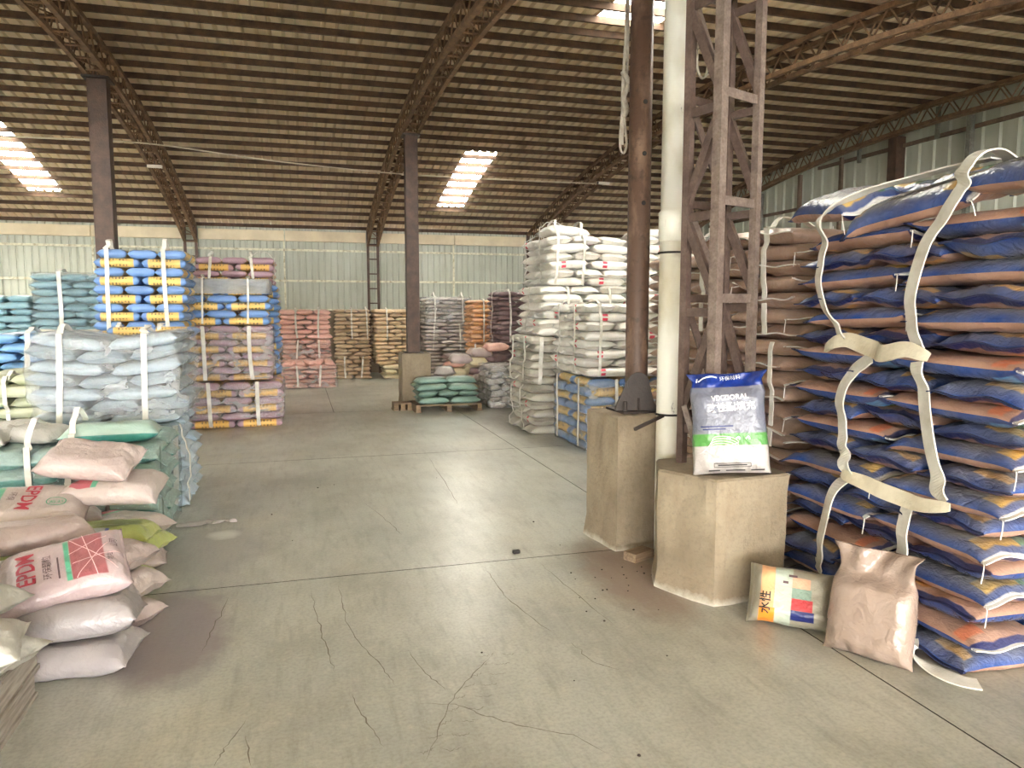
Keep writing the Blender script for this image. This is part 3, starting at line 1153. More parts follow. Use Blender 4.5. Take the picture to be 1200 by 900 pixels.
def layer_label(label, l, nl, i, nc, j, nr, aisle):
    short, where = label.split('|')
    o_ = 'top' if l == nl - 1 else ORD[l]
    if aisle == 'r':
        i = nc - 1 - i
    side = 'aisle' if i == 0 else ('inner' if i == nc - 1 else 'centre')
    row = 'front' if j == 0 else ('rear' if j == nr - 1 else 'mid-depth')
    return '%s, %s layer of %s, %s row, %s' % (short, o_, where, row, {'aisle': 'aisle end', 'inner': 'inner end', 'centre': 'centre'}[side])


def bundle(key, x0, y0, z0, fx, fy, nl, T, label, group, seed, keep='fl', sag=(0, 0), jit=1.0, flip=.35, lean=(0, 0), grid=((2, 3), (3, 2)), top=True, start=0, bulge=0.0):
    # bricklaid layers of sacks, alternate layers turned by a quarter
    aisle = 'l' if x0 > 1.6 else 'r'
    rng = random.Random(seed)
    k = KIND[key]
    hx, hy = fx / 2, fy / 2
    for l in range(nl):
        odd = (l + start) % 2
        nc, nr = grid[odd]
        lx, ly = rng.gauss(0, .012) * jit, rng.gauss(0, .012) * jit
        bl = bulge * math.sin(math.pi * (l + .5) / nl)
        for i in range(nc):
            for j in range(nr):
                vis = ('f' in keep and j == 0) or ('l' in keep and i == 0) or ('r' in keep and i == nc - 1) or ('b' in keep and j == nr - 1) or (top and l == nl - 1)
                if not vis:
                    continue
                cw, ch = fx / nc, fy / nr
                px, py = (i + .5) * cw - hx, (j + .5) * ch - hy
                hfrac = (l + 1) / nl
                dz = (sag[0] * (px / hx) ** 2 + sag[1] * (py / hy) ** 2) * hfrac
                ty = -math.atan(2 * sag[0] * px / hx / hx * hfrac)
                tx = math.atan(2 * sag[1] * py / hy / hy * hfrac)
                if odd:
                    sx, sy, yaw = ch / k['L'], cw / k['W'], -90
                else:
                    sx, sy, yaw = cw / k['L'], ch / k['W'], (0 if 'l' in keep else 180)
                fl = rng.random() < flip
                m = Matrix.Translation((x0 + hx + px * (1 + bl) + lx + lean[0] * (l + .5) * T + rng.gauss(0, .006) * jit, y0 + hy + py * (1 + bl) + ly + lean[1] * (l + .5) * T + rng.gauss(0, .006) * jit, z0 + (l + .5) * T + dz))
                m = m @ Matrix.Rotation(tx + R(rng.gauss(0, .6) * jit), 4, 'X') @ Matrix.Rotation(ty + R(rng.gauss(0, .6) * jit), 4, 'Y')
                m = m @ Matrix.Rotation(R(yaw + rng.gauss(0, 1.0) * jit), 4, 'Z')
                if fl:
                    m = m @ Matrix.Rotation(math.pi, 4, 'X')
                m = m @ Matrix.Diagonal((sx * .99, sy * .985, T / k['T'] * .965, 1))
                put_sack(key, m, rng, layer_label(label, l, nl, i, nc, j, nr, aisle), group, loose=False)


SLINGS = []


def sling(*a, **kw):                        # straps are laid once everything they hold is in place
    SLINGS.append((a, kw))


def hug(es, pts, d, back, half, wdir, gap=.006, win=2):
    """push strap points along d until they touch; bridge the hollows"""
    d, wd = Vector(d), Vector(wdir)
    hit = []
    for p in pts:
        p = Vector(p) - d * back
        v = [cast(es, p + wd * (k * half), d, back + .12) for k in (-1, 0, 1)]
        v = [x for x in v if x is not None]
        hit.append(min(v) if v else None)
    known = [h for h in hit if h is not None]
    if not known:
        return [Vector(p) for p in pts]
    for i, h in enumerate(hit):
        if h is None:
            j = min((k for k in range(len(hit)) if hit[k] is not None), key=lambda k: abs(k - i))
            hit[i] = hit[j]
    out = []
    for i, p in enumerate(pts):
        m = min(hit[max(0, i - win):i + win + 1])
        out.append(Vector(p) + d * (m - back - gap))
    return out


def lay_sling(label, x0, x1, y0, y1, z0, z1, seed, front=(.24, .76), side=None, sfr=(.25, .75), h=.10, w=.042, group='white lifting slings around the bundles', skirt=False, run=1.0):
    rng = random.Random(seed)
    r = empty('lifting_sling', ((x0 + x1) / 2, (y0 + y1) / 2, z0))
    tag(r, label, 'sling', group)
    j = lambda s=.012: rng.gauss(0, s)
    face = within((x0 - .08, y0 - .08, z0 - .04), (x1 + .08, y1 + .08, z1 + .04))
    roof = within((x0 - .08, y0 - .2, z0), (x1 + .08, y1 + .1, z1 + .3))
    over = h > .03                            # a bundle with nothing on it: the strap runs on over its top

    def strap(at_edge, inward, width, xa):
        b0, b1, b2 = j(), j(), j()
        k = max(10, int((z1 - z0) / .05))
        pts = []
        for i in range(k + 1):
            t = i / k
            q = Vector(at_edge) + Vector(width) * (b0 * (1 - t) ** 2 + b1 * 2 * t * (1 - t) + b2 * t * t)
            q.z = z0 + .015 + (z1 - z0 - .02) * t
            pts.append(q)
        pts = hug(face, pts, inward, .30, w / 2, width)
        if over:
            e = pts[-1]
            seq = []
            for s_, up in ((.03, 0), (.06, .3), (.10, .7), (.16, 1.0), (.24, .8), (.32, .25), (.40, 0)):
                q = Vector((e.x, e.y, z1 + .3)) + Vector(inward) * s_ * run + Vector(width) * j(.010)
                v = [cast(roof, q + Vector(width) * (kk * w / 2), (0, 0, -1), .5) for kk in (-1, 0, 1)]
                v = [x for x in v if x is not None]
                seq.append((q, q.z - min(v) if v else z1, h * up * rng.uniform(.7, 1.2)))
            bed = [max(b_[1] for b_ in seq[max(0, i - 1):i + 2]) for i in range(len(seq))]
            pts.append(Vector((e.x, e.y, bed[0] + .004)))
            for (q, _, up), bz in zip(seq, bed):
                q.z = bz + .008 + up
                pts.append(q)
        ribbon('strap', pts, width, w, r, per=2)

    for f in front:
        strap((x0 + (x1 - x0) * f, y0, 0), (0, 1, 0), (1, 0, 0), None)
    if side:
        s = -1 if side == 'l' else 1
        for f in sfr:
            strap((x0 if side == 'l' else x1, y0 + (y1 - y0) * f, 0), (-s, 0, 0), (0, 1, 0), None)
    if skirt:
        pts = [(x0 + .03 + (x1 - x0 - .06) * i / 16, y0, z0 + .035 - .02 * math.sin(math.pi * i / 16)) for i in range(17)]
        pts = hug(face, pts, (0, 1, 0), .3, w * .7, (0, 0, 1), .012)
        ribbon('skirt', pts, (0, 0, 1), w * 1.4, r, 'canvas', per=2)
    return r


def film(label, x0, x1, y0, y1, z0, z1, seed, mat='film', amp=.012, over=.022, top=True, n_=26):
    """stretch film drawn tight over the sacks of one bundle"""
    es = within((x0 - .1, y0 - .1, z0 - .12), (x1 + .1, y1 + .1, z1 + .08), False)
    c = .05
    per = []

    def seg(a, b, na, nb, k):
        for i in range(k):
            t = i / k
            nn = Vector(na).lerp(Vector(nb), t).normalized()
            per.append((a[0] + (b[0] - a[0]) * t, a[1] + (b[1] - a[1]) * t, nn))
    S_, E_, N_, W_ = (0, -1, 0), (1, 0, 0), (0, 1, 0), (-1, 0, 0)
    seg((x0 + c, y0), (x1 - c, y0), S_, S_, n_)
    seg((x1 - c, y0), (x1, y0 + c), S_, E_, 3)
    seg((x1, y0 + c), (x1, y1 - c), E_, E_, n_)
    seg((x1, y1 - c), (x1 - c, y1), E_, N_, 3)
    seg((x1 - c, y1), (x0 + c, y1), N_, N_, n_)
    seg((x0 + c, y1), (x0, y1 - c), N_, W_, 3)
    seg((x0, y1 - c), (x0, y0 + c), W_, W_, n_)
    seg((x0, y0 + c), (x0 + c, y0), W_, S_, 3)
    k = len(per)
    rows = max(8, int((z1 - z0) / .04))
    zs = [z0 + (z1 - z0) * i / rows for i in range(rows + 1)]
    B = .2
    r0 = np.full((rows + 1, k), -.01)
    for i, z in enumerate(zs):
        for q, (x, y, nn) in enumerate(per):
            d = cast(es, Vector((x, y, z)) + nn * B, -nn, B + .03)
            if d is not None:
                r0[i, q] = B - d
    r1 = r0.copy()
    for a in (-1, 0, 1):
        for b in (-1, 0, 1):
            sh = np.roll(r0, b, 1)
            sh = np.vstack([sh[:1], sh[:-1]]) if a == 1 else (np.vstack([sh[1:], sh[-1:]]) if a == -1 else sh)
            r1 = np.maximum(r1, sh)
    r1 = r1 + .004
    vs, fs = [], []
    for i, z in enumerate(zs):
        for q, (x, y, nn) in enumerate(per):
            p = Vector((x, y, z)) + nn * (r1[i, q] + .004 * (1 + noise.noise(Vector((x * 9, y * 9, z * 14 + seed)))))
            vs.append(p)
    nr = rows + 1
    if top:
        cx, cy = (x0 + x1) / 2, (y0 + y1) / 2
        for s_ in (.985, .9, .75, .55, .3, .06):
            for q in range(k):
                e = vs[rows * k + q]
                x, y = cx + (e.x - cx) * s_, cy + (e.y - cy) * s_
                v = [cast(es, (x + dx, y + dy, z1 + .4), (0, 0, -1), .6) for dx, dy in ((0, 0), (.04, 0), (-.04, 0), (0, .04), (0, -.04))]
                v = [u for u in v if u is not None]
                z = max(z1, z1 + .4 - min(v)) if v else z1
                vs.append(Vector((x, y, z + .008 + .003 * noise.noise(Vector((x * 12, y * 12, seed))))))
            nr += 1
    for i in range(nr - 1):
        for q in range(k):
            a, b = i * k + q, i * k + (q + 1) % k
            fs.append((a, b, b + k, a + k))
    o = ob('stretch_film', mesh('stretch_film', vs, fs, mat, True))
    tag(o, label, 'film', 'stretch film around the bundles')
    return reg(o)


def pallet(x0, x1, y0, y1, z0, label, boards=6, mat='wood', h=.13, group='wooden pallets', rot=0):
    r = empty('wooden_pallet', (x0, y0, z0))
    tag(r, label, 'pallet', group)
    w = (y1 - y0) / boards
    for i in range(boards):
        reg(box('deck_board', (x0, y0 + i * w + .008, z0 + h - .022), (x1, y0 + (i + 1) * w - .008, z0 + h), mat, r))
    for i in range(3):
        x = x0 + (x1 - x0 - .07) * i / 2
        box('stringer', (x, y0, z0 + .02), (x + .07, y1, z0 + h - .022), mat, r)
        box('bottom_board', (x - .01, y0, z0), (x + .08, y1, z0 + .02), mat, r)
    return r


kind('blue', 'blue_printed_sack', ('blue', 'under'), .68, .46, .105, 26, 16, 8, 'navy', wr=1.9, hem=.035, pv=2.8, pu=4.5)
kind('brown', 'brown_sack', 'brown', .66, .44, .105, 18, 10, 5, True, wr=1.2)
kind('white', 'white_sack', 'white', .58, .4, .1, 14, 8, 4, hem=.08, droop=.3)
kind('greywhite', 'greyish_sack', 'greywhite', .58, .4, .1, 14, 8, 4, hem=.1, droop=.3)
kind('yelblue', 'blue_yellow_sack', 'yelblue', .5, .34, .1, 14, 8, 4, wr=.6, hem=.015, pv=4.5, pu=9, droop=.1)
kind('yelmauve', 'mauve_yellow_sack', 'yelmauve', .6, .4, .1, 14, 8, 4, wr=.7, hem=.015, pv=4.5, pu=9, droop=.1)
kind('orange', 'orange_sack', 'orange', .4, .27, .09, 10, 6, 3)
kind('teal', 'teal_sack', 'teal', .52, .36, .1, 12, 8, 4)
kind('azure', 'azure_sack', 'azure', .5, .35, .1, 12, 8, 4)
kind('bluegrey', 'pale_blue_sack', 'bluegrey', .56, .38, .1, 18, 10, 6, wr=1.2, hem=.07)
kind('green', 'sea_green_sack', ('palegreen', 'green'), .6, .42, .13, 18, 10, 4)
kind('olive', 'olive_sack', 'olive', .55, .37, .1, 14, 8, 4)
kind('pink', 'salmon_sack', 'pink', .56, .38, .1, 12, 8, 4)
kind('tan', 'tan_sack', 'tan', .45, .3, .1, 12, 8, 4)
kind('khaki', 'khaki_sack', 'khaki', .45, .3, .1, 12, 8, 4)
kind('ash', 'ash_grey_sack', 'ash', .55, .37, .08, 12, 8, 4)
kind('plum', 'plum_brown_sack', 'plum', .5, .34, .09, 12, 8, 4)
kind('sage', 'sage_green_sack', 'sage', .5, .3, .11, 14, 8, 4)
kind('cream', 'cream_sack', 'cream', .45, .3, .11, 12, 8, 4)
kind('rose', 'rosy_sack', 'rose', .52, .34, .12, 12, 8, 4)
kind('chalk', 'chalk_white_sack', 'chalk', .56, .4, .15, 22, 14, 4, wr=1.3)
kind('lilac', 'dusty_lilac_sack', 'lilac', .58, .42, .14, 22, 14, 3, True, wr=1.2)
kind('lime', 'lime_printed_sack', 'lime', .62, .4, .13, 22, 14, 3)

# --- right-hand blue stack -------------------------------------------------
G = 'blue printed sacks in the strapped stack'
bundle('blue', 2.74, 2.35, .0, 1.28, 1.34, 7, .101, 'dusty blue sack|bottom blue bundle', G + ', bottom bundle', 11, 'fl', jit=1.6, sag=(0, .012))
bundle('blue', 2.73, 2.25, .715, 1.28, 1.40, 7, .098, 'dusty blue sack|middle blue bundle', G + ', middle bundle', 12, 'fl', jit=1.8, start=1, sag=(0, -.012))
bundle('blue', 2.75, 2.18, 1.405, 1.28, 1.42, 6, .104, 'dusty blue sack|top blue bundle', G + ', top bundle', 13, 'fl', jit=2.0, sag=(-.012, -.018), flip=.25)


def P(x, y, z, yaw=0, pitch=0, roll=0, s=(1, 1, 1)):
    return Matrix.Translation((x, y, z)) @ Matrix.Rotation(R(yaw), 4, 'Z') @ Matrix.Rotation(R(pitch), 4, 'Y') @ Matrix.Rotation(R(roll), 4, 'X') @ Matrix.Diagonal((*s, 1))


rg = random.Random(4)
put_sack('blue', P(2.90, 2.93, 2.10, -82, -7, 20, (1, .85, 1.2)), rg, 'tilted blue and yellow sack under the white strap on top of the stack', 'blue sacks laid loose on top of the stack')
put_sack('blue', P(2.90, 3.46, 2.09, -98, 6, 20, (.8, .85, 1.15)), rg, 'blue sack sliding off the far top edge of the strapped stack', 'blue sacks laid loose on top of the stack')
put_sack('blue', P(2.95, 2.30, 2.10, -95, 4, 14, (.95, .9, 1.15)), rg, 'blue sack with yellow end lying on the near top corner of the stack', 'blue sacks laid loose on top of the stack')
for i, (x, y) in enumerate(((3.45, 2.5), (3.45, 2.95), (3.45, 3.4))):
    put_sack('blue', P(x, y, 2.08, 180 + i * 5, 2, 0), rg, 'blue sack loose at the back of the stack top, %s from the brown stack' % ('third', 'second', 'first')[i], 'blue sacks along the back of the stack top')

# white slings hanging on the aisle face of the blue stack
X = 2.70


def strap_set(name, label, paths, skirts=()):
    r = empty(name, (X, 2.9, paths[0][-1][2] if paths else 0))
    tag(r, label, 'sling', 'broad white slings on the blue stack')
    es = within((2.6, 2.0, -.1), (4.2, 3.75, 2.4))

    def fit(pts, half, wd, gap):
        P_ = [Vector(p) for p in spline(pts, 5)]
        on = [i for i, p in enumerate(P_) if p.x < 2.72 and p.z > .05]
        new = hug(es, [P_[i] for i in on], (1, 0, 0), .25, half, wd, gap, 2)
        for i, q in zip(on, new):
            P_[i] = q
        for i, p in enumerate(P_):
            if i not in on and p.z > 1.9:
                d = cast(es, (p.x, p.y, 2.6), (0, 0, -1), 1)
                if d is not None:
                    p.z = max(p.z, 2.6 - d + .01)
        return [P_[0]] + [(P_[i - 1] + P_[i] * 2 + P_[i + 1]) / 4 - Vector((.004, 0, 0)) for i in range(1, len(P_) - 1)] + [P_[-1]]
    for p in paths:
        ribbon('strap', fit(p, .036, (0, 1, 0), .014), (lambda q: Vector((.35, 1, .25)).lerp(Vector((1, .15, 0)), sm(2.02, 2.18, q.z))) if p[0][1] > 3.2 else (.2, 1, .1), .078, r, th=.007, per=2)
    for pts, w in skirts:
        ribbon('skirt', fit(pts, w * .4, (0, 0, 1), .016), (.25, 0, 1), w, r, 'canvas', th=.012, per=2, flare=lambda t: .45 + .55 * math.sin(math.pi * min(1, max(0, t))) ** .5 if 0 < t < 1 else .45)
    return r


strap_set('lifting_sling', 'broad white sling looped over the top bundle of blue sacks',
          [[(2.67, 3.24, 1.44), (2.655, 3.34, 1.56), (2.65, 3.42, 1.74), (2.655, 3.43, 1.94), (2.69, 3.34, 2.10), (2.78, 3.17, 2.19), (2.88, 2.95, 2.23), (2.92, 2.75, 2.25), (2.93, 2.58, 2.25)],
           [(3.10, 2.62, 2.22), (3.00, 2.57, 2.25), (2.88, 2.54, 2.275), (2.78, 2.54, 2.25), (2.735, 2.56, 2.18), (2.69, 2.61, 2.08), (2.655, 2.71, 1.90), (2.65, 2.78, 1.66), (2.655, 2.78, 1.50), (2.665, 2.74, 1.41)]],
          [([(2.675, 3.38, 1.385), (2.655, 3.24, 1.44), (2.65, 3.10, 1.415), (2.65, 2.93, 1.385), (2.655, 2.78, 1.415), (2.67, 2.66, 1.385)], .085)])
strap_set('lifting_sling', 'white sling around the middle bundle of blue sacks',
          [[(2.675, 3.05, 1.36), (2.665, 3.17, 1.27), (2.655, 3.22, 1.12), (2.655, 3.22, .95), (2.66, 3.17, .84), (2.67, 3.08, .75)],
           [(2.67, 2.72, 1.36), (2.655, 2.70, 1.22), (2.655, 2.66, 1.02), (2.655, 2.60, .86), (2.67, 2.52, .76)]],
          [([(2.68, 3.14, .755), (2.655, 3.0, .745), (2.65, 2.84, .725), (2.655, 2.66, .715), (2.68, 2.5, .74)], .075)])
strap_set('lifting_sling', 'white sling around the bottom bundle trailing onto the concrete floor',
          [[(2.75, 3.24, .73), (2.675, 3.24, .66), (2.655, 3.28, .45), (2.665, 3.33, .24), (2.75, 3.36, .14)],
           [(2.69, 2.76, .67), (2.655, 2.76, .5), (2.645, 2.79, .32), (2.64, 2.77, .18), (2.66, 2.68, .06)],
           [(2.66, 2.68, .06), (2.655, 2.58, .03), (2.66, 2.48, .015), (2.69, 2.38, .012), (2.74, 2.33, .012)]])

# --- brown stack behind it ---------------------------------------------------
G = 'brown sacks behind the lattice tower'
bundle('brown', 2.86, 3.86, .0, 1.26, 1.30, 7, .102, 'plain brown sack|bottom brown bundle', G + ', bottom', 21, 'fl', jit=1.3)
bundle('brown', 2.84, 3.84, .715, 1.26, 1.32, 7, .098, 'plain brown sack|middle brown bundle', G + ', middle', 22, 'fl', jit=1.4, start=1)
bundle('brown', 2.86, 3.84, 1.405, 1.26, 1.32, 7, .102, 'plain brown sack|top brown bundle', G + ', top', 23, 'fl', jit=1.4, sag=(0, -.03))
bundle('brown', 3.25, 5.32, .0, 1.2, 1.25, 20, .103, 'plain brown sack|second brown stack', G + ', next stack', 24, 'fl', jit=1.3)
sling('cream sling with a skirt around the brown sack stack beside the lattice tower', 2.86, 4.1, 3.84, 5.16, 1.42, 2.12, 5, (), 'l', (.22, .8), .07, .05)
sling('cream sling hanging low on the brown sacks behind the upright sack', 2.84, 4.1, 3.84, 5.16, .72, 1.40, 6, (), 'l', (.12,), .02, .04)

# --- white stack -------------------------------------------------------------
G = 'white sacks beyond the round column'
bundle('yelblue', 3.06, 7.62, .0, 1.15, 1.1, 8, .102, 'blue-yellow sack|wrapped bundle under white sacks', 'wrapped blue and yellow sacks under the white bundle', 31, 'fl', flip=.2)
film('clear film around the blue and yellow bundle under white sacks', 3.06, 4.21, 7.62, 8.72, .01, .80, 3, top=False)
bundle('white', 3.02, 7.58, .84, 1.2, 1.15, 8, .102, 'white sack|bundle on wrapped blue-yellow sacks', G + ', lower front', 32, 'fl', sag=(0, 0), jit=1.2)
sling('white sling hugging the lower white bundle by the round column', 3.02, 4.22, 7.58, 8.73, .84, 1.66, 7, (.16, .62), 'l', (.3, .75), .05, .03)
sling('thin white sling on the film-wrapped bundle beneath white sacks', 3.06, 4.21, 7.62, 8.72, .02, .82, 8, (.3,), 'l', (.2, .85), .0, .035)
bundle('greywhite', 2.80, 8.85, .0, 1.15, 1.1, 6, .104, 'greyish sack|foot of the tall white stack', G + ', foot', 33, 'fl', jit=1.2)
bundle('greywhite', 2.80, 8.86, .63, 1.15, 1.1, 6, .104, 'greyish sack|second tier, tall white stack', G + ', second tier', 34, 'fl', jit=1.3)
bundle('white', 2.90, 8.88, 1.26, 1.2, 1.1, 6, .106, 'white sack|third tier, tall white stack', G + ', third tier', 35, 'fl', jit=1.3, lean=(.06, 0))
bundle('white', 3.02, 8.88, 1.90, 1.15, 1.1, 6, .106, 'white sack|topmost tier, tall white stack', G + ', top tier', 36, 'fl', jit=1.4, sag=(-.04, 0))
bundle('white', 4.22, 8.9, 0, 1.15, 1.1, 12, .106, 'white sack|lower half behind the round column', G + ', neighbour stack, lower half', 39, 'f', jit=1.2)
bundle('white', 4.22, 8.9, 1.275, 1.15, 1.1, 12, .106, 'white sack|stack behind the round column', G + ', neighbour stack', 37, 'f', jit=1.2)
bundle('white', 4.3, 7.62, .0, 1.15, 1.1, 15, .106, 'white sack|stack between column and downpipe', G + ', stack by the downpipe', 38, 'f', jit=1.2)
put_sack('white', P(3.35, 9.2, 2.58, 8, 3, -4, (1.1, 1, 1.2)), rg, 'single white sack crowning the tall stack', 'white sacks crowning the tall stack')
put_sack('white', P(4.5, 9.2, 2.57, -4, -3, -4), rg, 'white sack lying on the neighbouring stack top', 'white sacks crowning the tall stack')
sling('white sling looped around the topmost white tier', 3.02, 4.17, 8.88, 9.98, 1.90, 2.53, 9, (.12, .42), 'l', (.3, .85), .06, .03)
sling('white sling around the third tier of white sacks', 2.95, 4.15, 8.88, 9.98, 1.27, 1.89, 10, (.3, .78), 'l', (.5,), .02, .03)
sling('broad white sling sagging over the greyish second tier', 2.80, 3.95, 8.85, 9.95, .63, 1.25, 11, (.12,), 'l', (.3, .8), .02, .05)
sling('white sling at the foot of the tall greyish stack', 2.80, 3.95, 8.85, 9.95, .02, .62, 12, (.92,), 'l', (.35, .8), .0, .035)

# --- centre back -------------------------------------------------------------
bundle('ash', 2.92, 11.45, .0, .62, .8, 7, .10, 'slumped grey sack|low bundle by white stack', 'grey sacks in the low slumped bundle', 41, 'fl', jit=1.4, sag=(-.03, -.03))
film('dusty film over the low grey bundle beside the tall white stack', 2.92, 3.54, 11.45, 12.25, .01, .68, 5, 'film', .014)
bundle('plum', 3.68, 13.72, .0, .82, .85, 21, .092, 'plum brown sack|narrow plum stack', 'plum brown sacks in the narrow stack', 42, 'fl', jit=1.2)
sling('white sling on the narrow plum brown stack', 3.68, 4.5, 13.72, 14.57, .95, 1.93, 13, (.3, .7), 'l', (.5,), .05, .035)
bundle('orange', 3.47, 15.0, .0, .82, .8, 10, .088, 'orange sack|lower orange bundle', 'orange sacks, lower bundle', 43, 'fl', jit=1.2)
bundle('orange', 3.45, 15.02, .9, .8, .8, 10, .088, 'orange sack|upper orange bundle', 'orange sacks, upper bundle', 44, 'fl', jit=1.2)
sling('white sling on the lower orange bundle', 3.47, 4.29, 15.0, 15.8, .02, .88, 14, (.1, .6), None, (), .02, .03)
sling('white sling on the upper orange bundle', 3.45, 4.25, 15.0, 15.8, .9, 1.78, 15, (.35, .85), None, (), .05, .03)
bundle('ash', 2.74, 16.5, .0, 1.1, 1.1, 8, .08, 'ash grey sack|bottom grey bundle by wall', 'ash grey sacks, bottom bundle', 45, 'fl')
bundle('ash', 2.72, 16.5, .65, 1.1, 1.1, 8, .08, 'ash grey sack|middle grey bundle by wall', 'ash grey sacks, middle bundle', 46, 'fl', start=1, sag=(.02, 0))
bundle('ash', 2.76, 16.5, 1.30, 1.05, 1.1, 7, .08, 'pale grey sack|top grey bundle by wall', 'ash grey sacks, top bundle', 47, 'fl', sag=(-.03, 0))
film('clear film around the top of the grey stack by the back wall', 2.76, 3.81, 16.5, 17.6, 1.28, 1.87, 6, 'film', .014)
sling('white sling on the top grey bundle by the back wall', 2.76, 3.81, 16.5, 17.6, 1.30, 1.87, 16, (.2, .8), None, (), .1, .03)
sling('white sling on the middle grey bundle by the back wall', 2.72, 3.82, 16.5, 17.6, .65, 1.28, 17, (.2, .75), None, (), .02, .03)
bundle('cream', 1.86, 16.95, .0, .85, .9, 3, .11, 'cream sack|foot of the tan stack', 'cream sacks at the foot of the tan stack', 48, 'fl')
bundle('tan', 1.68, 17.0, .33, .95, .95, 6, .088, 'tan sack|lower tan bundle', 'tan sacks, lower bundle', 49, 'fl', lean=(-.05, 0))
bundle('tan', 1.66, 17.0, .87, .95, .95, 8, .09, 'tan sack|upper tan bundle', 'tan sacks, upper bundle', 50, 'fl', start=1)
sling('white sling on the upper tan bundle by the back wall', 1.66, 2.61, 17.0, 17.95, .88, 1.6, 18, (.3, .78), None, (), .04, .03)
bundle('khaki', .78, 17.3, .53, .83, .9, 12, .088, 'khaki sack|upper khaki bundle by tan stack', 'khaki sacks, upper bundles', 51, 'fr')
bundle('khaki', .80, 17.2, .0, .80, .95, 6, .088, 'khaki sack|low khaki bundle by tan stack', 'khaki sacks, lower bundle', 52, 'fr')
sling('cream sling on the upper khaki stack', .78, 1.61, 17.3, 18.2, .9, 1.59, 19, (.5, .9), None, (), .05, .03)
sling('cream sling on the low khaki bundle', .80, 1.60, 17.2, 18.15, .02, .52, 20, (.25, .75), None, (), .0, .035)
bundle('pink', -.36, 15.42, .0, 1.12, 1.1, 5, .095, 'salmon pink sack|bottom pink bundle', 'salmon sacks, bottom bundle', 53, 'fr', jit=1.3)
bundle('pink', -.34, 15.80, .48, 1.0, 1.0, 5, .1, 'salmon pink sack|middle pink bundle', 'salmon sacks, middle bundle', 54, 'fr', start=1)
bundle('pink', -.38, 15.80, .985, 1.04, 1.0, 6, .1, 'salmon pink sack|top pink bundle', 'salmon sacks, top bundle', 55, 'fr', sag=(0, -.02))
for i in range(5):
    put_sack('pink', P(-.17 + i * .19, 15.60 + .02 * (i % 2), .55 + .02 * (i % 3), 70 + 25 * (i % 3), -8, 6, (.55, .5, .9)), rg, 'crumpled pink sack stuffed on the bottom pink bundle', 'crumpled pink sacks on the bottom bundle')
film('clear film around the bottom salmon bundle', -.36, .76, 15.42, 16.52, .01, .45, 8, 'film', .014, top=False)
film('clear film around the middle salmon bundle', -.34, .66, 15.80, 16.8, .50, .96, 9, 'film', .014, top=False)
for k_, (ya, za, zb, hh, nm) in enumerate(((15.42, .02, .47, 0, 'bottom'), (15.80, .5, .97, 0, 'middle'), (15.80, .99, 1.585, .05, 'top'))):
    sling('white sling on the %s salmon pink bundle' % nm, -.36, .70, ya, ya + 1, za, zb, 21 + k_, (.3, .72), None, (), hh, .035)

# mixed loose heap behind the green pallet
pallet(2.9, 4.2, 12.85, 13.0, 0, 'weathered pallet edge under the mixed loose heap', 2, h=.06)
rg2 = random.Random(17)
heap = [('rose', 'pale rosy sack in the loose heap behind the green pallet'), ('plum', 'dark brown sack in the loose heap behind the green pallet'), ('cream', 'cream sack in the loose heap behind the green pallet'), ('pink', 'salmon sack in the loose heap behind the green pallet')]
SPOT = [(2.80, 12.72), (3.17, 12.70), (3.54, 12.72), (3.90, 12.74), (2.78, 13.15), (3.15, 13.17), (3.42, 13.12), (2.80, 13.62), (3.10, 13.65), (3.36, 13.60)]
for l, cnt in enumerate((10, 10, 8, 6, 4)):
    for i in range(cnt):
        k_, lab = heap[(i * 3 + l * 2 + (i * i) % 3) % 4]
        sx_, sy_ = SPOT[i if l < 2 else (i + 1 if l < 3 else i + 4)]
        put_sack(k_, P(sx_ + rg2.uniform(-.05, .05), sy_ + rg2.uniform(-.05, .05), .1 + .16 * l, rg2.uniform(-35, 35), rg2.uniform(-5, 5), rg2.uniform(-6, 6), (.8, .95, 1.3)), rg2, lab.replace('in the loose heap', 'in the %s tier of the loose heap' % ORD[l]), lab.split(' in ')[0] + 's in the heap')
for i in range(5):
    put_sack('ash', P(2.38, 12.38, .07 + i * .11, 90 + 4 * (i % 3), 0, 0, (.85, .95, 1.3)), rg2, 'grey sack, %s in the pile under the slumped grey bundle' % ORD[i], 'grey sacks behind the green pallet')
put_sack('ash', P(2.37, 12.36, .68, 82, 0, 0, (.8, 1, 1.8)), rg2, 'grey bagged bundle slumped behind the green sacks', None)

# green sacks on a pallet
pallet(1.72, 2.76, 11.28, 11.95, 0, 'weathered wooden pallet under the sage green sacks', 5, h=.12)
bundle('sage', 1.74, 11.30, .12, 1.0, .64, 3, .105, 'sage green sack|green pallet load', 'sage green sacks on the pallet', 56, 'flr', grid=((2, 2), (3, 1)), jit=1.4, sag=(-.02, 0))
put_sack('sage', P(1.99, 11.58, .475, 6, 0, 0), rg2, 'sage green sack topping the pallet load', 'sage green sacks topping the pallet')
put_sack('sage', P(2.48, 11.60, .465, -5, 0, 0), rg2, 'sage green sack topping the pallet load', 'sage green sacks topping the pallet')
pallet(1.42, 1.70, 11.6, 11.9, 0, 'broken dark pallet end beside the sage green sacks', 3, h=.12)

